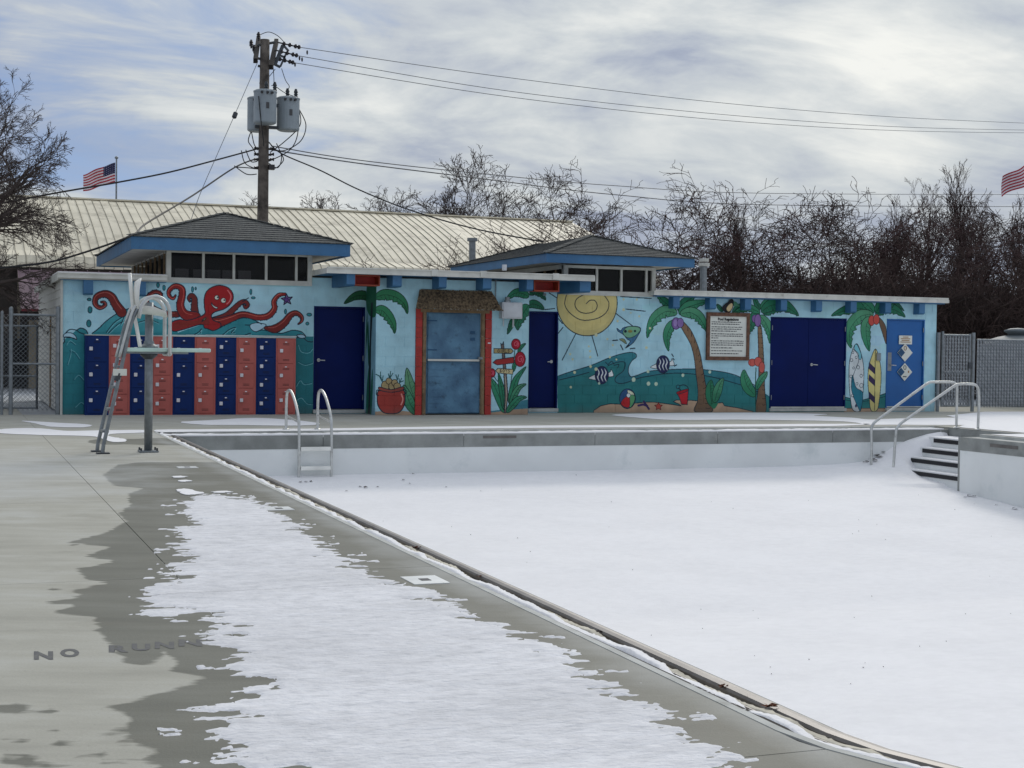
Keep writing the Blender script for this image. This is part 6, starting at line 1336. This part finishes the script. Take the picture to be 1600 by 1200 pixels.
crabs = [(700, 372, 13, 'low bare branches beside the roof vent pipe'), (790, 345, 14, 'low reddish bare tree between vent pipe and right lantern'), (870, 305, 15, 'tangled bare tree rising over the left slope of the right lantern'), (945, 262, 14, 'tangled bare tree behind the peak of the right lantern roof'), (1020, 285, 12, 'tangled bare tree left of the roof flue'), (1085, 280, 13, 'tangled bare tree straight behind the roof flue'), (1165, 262, 12, 'tallest tangled bare tree, right of the roof flue'), (1245, 285, 13, 'arching bare tree above the navy double doors'), (1320, 292, 12, 'dark bare tree above the surfboards'), (1390, 315, 12, 'dark bare tree above the light blue door'), (1480, 305, 14, 'dark bare tree behind the bathhouse right corner'), (1570, 310, 13, 'dark bare tree at the right edge under the flag'), (1650, 300, 13, 'dark bare tree cut by the right edge')]
for i, (px, pt, Y, lb) in enumerate(crabs):
    k = 'crab%d' % (i % 3); px_plant(k, px, pt, Y, HT[k]*1.0, i*1.9, lb, dark, sx=1.25)
for i, (px, pt, Y) in enumerate(((1210, 310, 19), (1290, 312, 20), (1360, 330, 18), (1430, 320, 19), (1520, 325, 20), (1600, 320, 19))):
    k = 'crab%d' % ((i+1) % 3); px_plant(k, px, pt, Y, HT[k], i*2.3+1, ('back-row bare tree above the second mural palm', 'back-row bare tree above the navy double doors', 'back-row bare tree above the third mural palm', 'back-row bare tree right of the light blue door', 'back-row bare tree above the slatted gate', 'back-row bare tree right under the flag')[i], 'back row of tangled trees', sx=1.3)
for i, (px, pt, Y, lb) in enumerate(((1180, 300, 26, 'faint slender bare tree beyond the tangled trees'), (1440, 275, 24, 'slender bare tree left of the tallest slender one'), (1490, 258, 24, 'tallest slender bare tree near the right edge'), (1530, 300, 25, 'slender bare tree beside the right flag'), (1590, 290, 26, 'slender bare tree behind the right flag'), (1410, 300, 27, 'shorter slender bare tree, leftmost of the right group'))):
    k = 'spire%d' % (i % 2); px_plant(k, px, pt, Y, HT[k], i*1.3, lb, 'slender bare trees on the right', sx=1.0)
# dense brush and far wood behind, right half
def thicket(name, x0, x1, y0, y1, n, hmin, hmax, m, seed, r=.008):
    R_ = random.Random(seed); mb = MB()
    for _ in range(n):
        x, y = R_.uniform(x0, x1), R_.uniform(y0, y1); p = Vector((x, y, R_.uniform(0, hmax*.65))); d = Vector((R_.gauss(0, .55), R_.gauss(0, .4), R_.uniform(.1, 1.))).normalized(); L = R_.uniform(.5, 1.6); h = hmin+(hmax-hmin)*R_.random()
        q = p+d*L*.5; e = q+(d+Vector((R_.gauss(0, .5), R_.gauss(0, .4), R_.gauss(0, .4)))).normalized()*L*.5
        if e.z > h: continue
        mb.tube([p, q, e], [r*1.3, r, r*.6], 3, cap=False)
        for s_ in range(3):
            a = p.lerp(q, R_.random()) if s_ else q; f = a+(d+Vector((R_.gauss(0, .8), R_.gauss(0, .6), R_.gauss(0, .6)))).normalized()*L*.4; mb.tube([a, f], [r*.8, r*.5], 3, cap=False)
    o = mb.build(name, m); o['kind'] = 'stuff'; return o
thicket('thicket', 19.5, 27, 8.5, 13, 7000, 2.6, 4.3, 'twig_brown', 5, .009)
thicket('thicket', 23, 38, 8, 14, 11000, 3.6, 5.0, 'twig_brown', 6, .012)
thicket('far_wood', 34, 75, 45, 60, 9000, 3.0, 6.0, 'far_wood', 7, .03)
# ---------------------------------------------------------------- fallen leaves and debris
def leaf_bits(spots, m, name='dead_leaf'):
    R_ = random.Random(9)
    for (x, y, z, s, lb) in spots:
        P = []; n = 7
        for i in range(n*2): a = math.pi*i/n; r = s*(1 if i % 2 == 0 else .45)*R_.uniform(.7, 1.2); P.append((x+r*math.cos(a), y+r*math.sin(a), z+s*.35*R_.random()+s*.1))
        mb = MB(); mb.add(P+[(x, y, z+s*.1)], [(i, (i+1) % (2*n), 2*n) for i in range(2*n)]); o = mb.build(name, m); tag(o, lb, 'leaf', 'dead leaves')
def gz(px, py, z): p = plane(px, py, 2, z); return float(p[0]), float(p[1]), z
lv = [(1203, 1106, -.02, .045, 'curled brown leaf caught against the gutter rail near the bottom, the largest one'), (1131, 1075, -.03, .035, 'brown leaf on the gutter rail above the largest one'), (652, 858, -.035, .05, 'brown leaf cluster in the gutter about halfway along the pool edge'), (748, 902, -.03, .03, 'small brown leaf on the rail right of the deck marker tile'), (1172, 1090, -.03, .025, 'small pale leaf between the two curled ones')]
leaf_bits([(*gz(a, b, c), d, e) for a, b, c, d, e in lv], 'leaf_brown')
lv2 = [(1233, 1137, -.03, .03, 'black shrivelled leaf in the gutter snow nearest to the viewer'), (926, 996, -.03, .02, 'black leaf scrap in the gutter snow'), (936, 988, -.03, .022, 'dark leaf scrap under the rail')]
leaf_bits([(*gz(a, b, c), d, e) for a, b, c, d, e in lv2], 'leaf_dark')
sc_ = MB(); R_ = random.Random(4)
def scrap(px, py, s, z=None):
    for zz in (-.75, -.85, -1.0, -1.2, -1.4):
        p = plane(px, py, 2, zz); zb = -.74-.085*min(9., YF-p[1])
        if zb <= zz+.06: break
    # walk the ray down to the snow surface
    d = FW+RT*(px-800)/F_PX-UP*(py-600)/F_PX; lo = None
    for k in np.linspace(4, 34, 600):
        q = CAM+d*k
        if q[0] < XL or q[1] > YF: continue
        i = int(round((q[0]-gxs[0])/.07)); j = int(np.argmin(abs(gys-q[1])))
        if 0 <= i < nx_ and q[2] < base[j, i]: lo = (q[0], q[1], base[j, i]); break
    if lo is None: return
    x, y, z_ = lo; n = 6; P = [(x+s*R_.uniform(.6, 1.2)*math.cos(a), y+s*R_.uniform(.6, 1.2)*math.sin(a), z_+.008+s*.5*R_.random()) for a in np.linspace(0, 2*math.pi, n+1)[:-1]]
    sc_.add(P+[(x, y, z_+s*.5)], [(i, (i+1) % n, n) for i in range(n)])
for a in [(646,741,.03),(630,751,.025),(469,754,.03),(478,754,.03),(486,753,.03),(563,762,.03),(571,763,.04),(541,768,.025),(590,762,.02),(485,779,.025),(697,762,.02),(640,757,.02),(900,744,.015),(752,768,.02),(1362,716,.05),(1355,722,.04),(1370,714,.06),(1375,717,.05),(1364,720,.06),(1380,710,.04),(1350,724,.03),(1388,706,.03),(1368,722,.05),(1515,776,.05),(1522,777,.04),(1508,778,.03),(1585,796,.05),(1557,790,.03)]: scrap(*a)
for _ in range(60): scrap(R_.uniform(560, 1580), R_.uniform(760, 1120), R_.uniform(.004, .009))
o = sc_.build('leaf_scraps', 'leaf_dark'); o['kind'] = 'stuff'
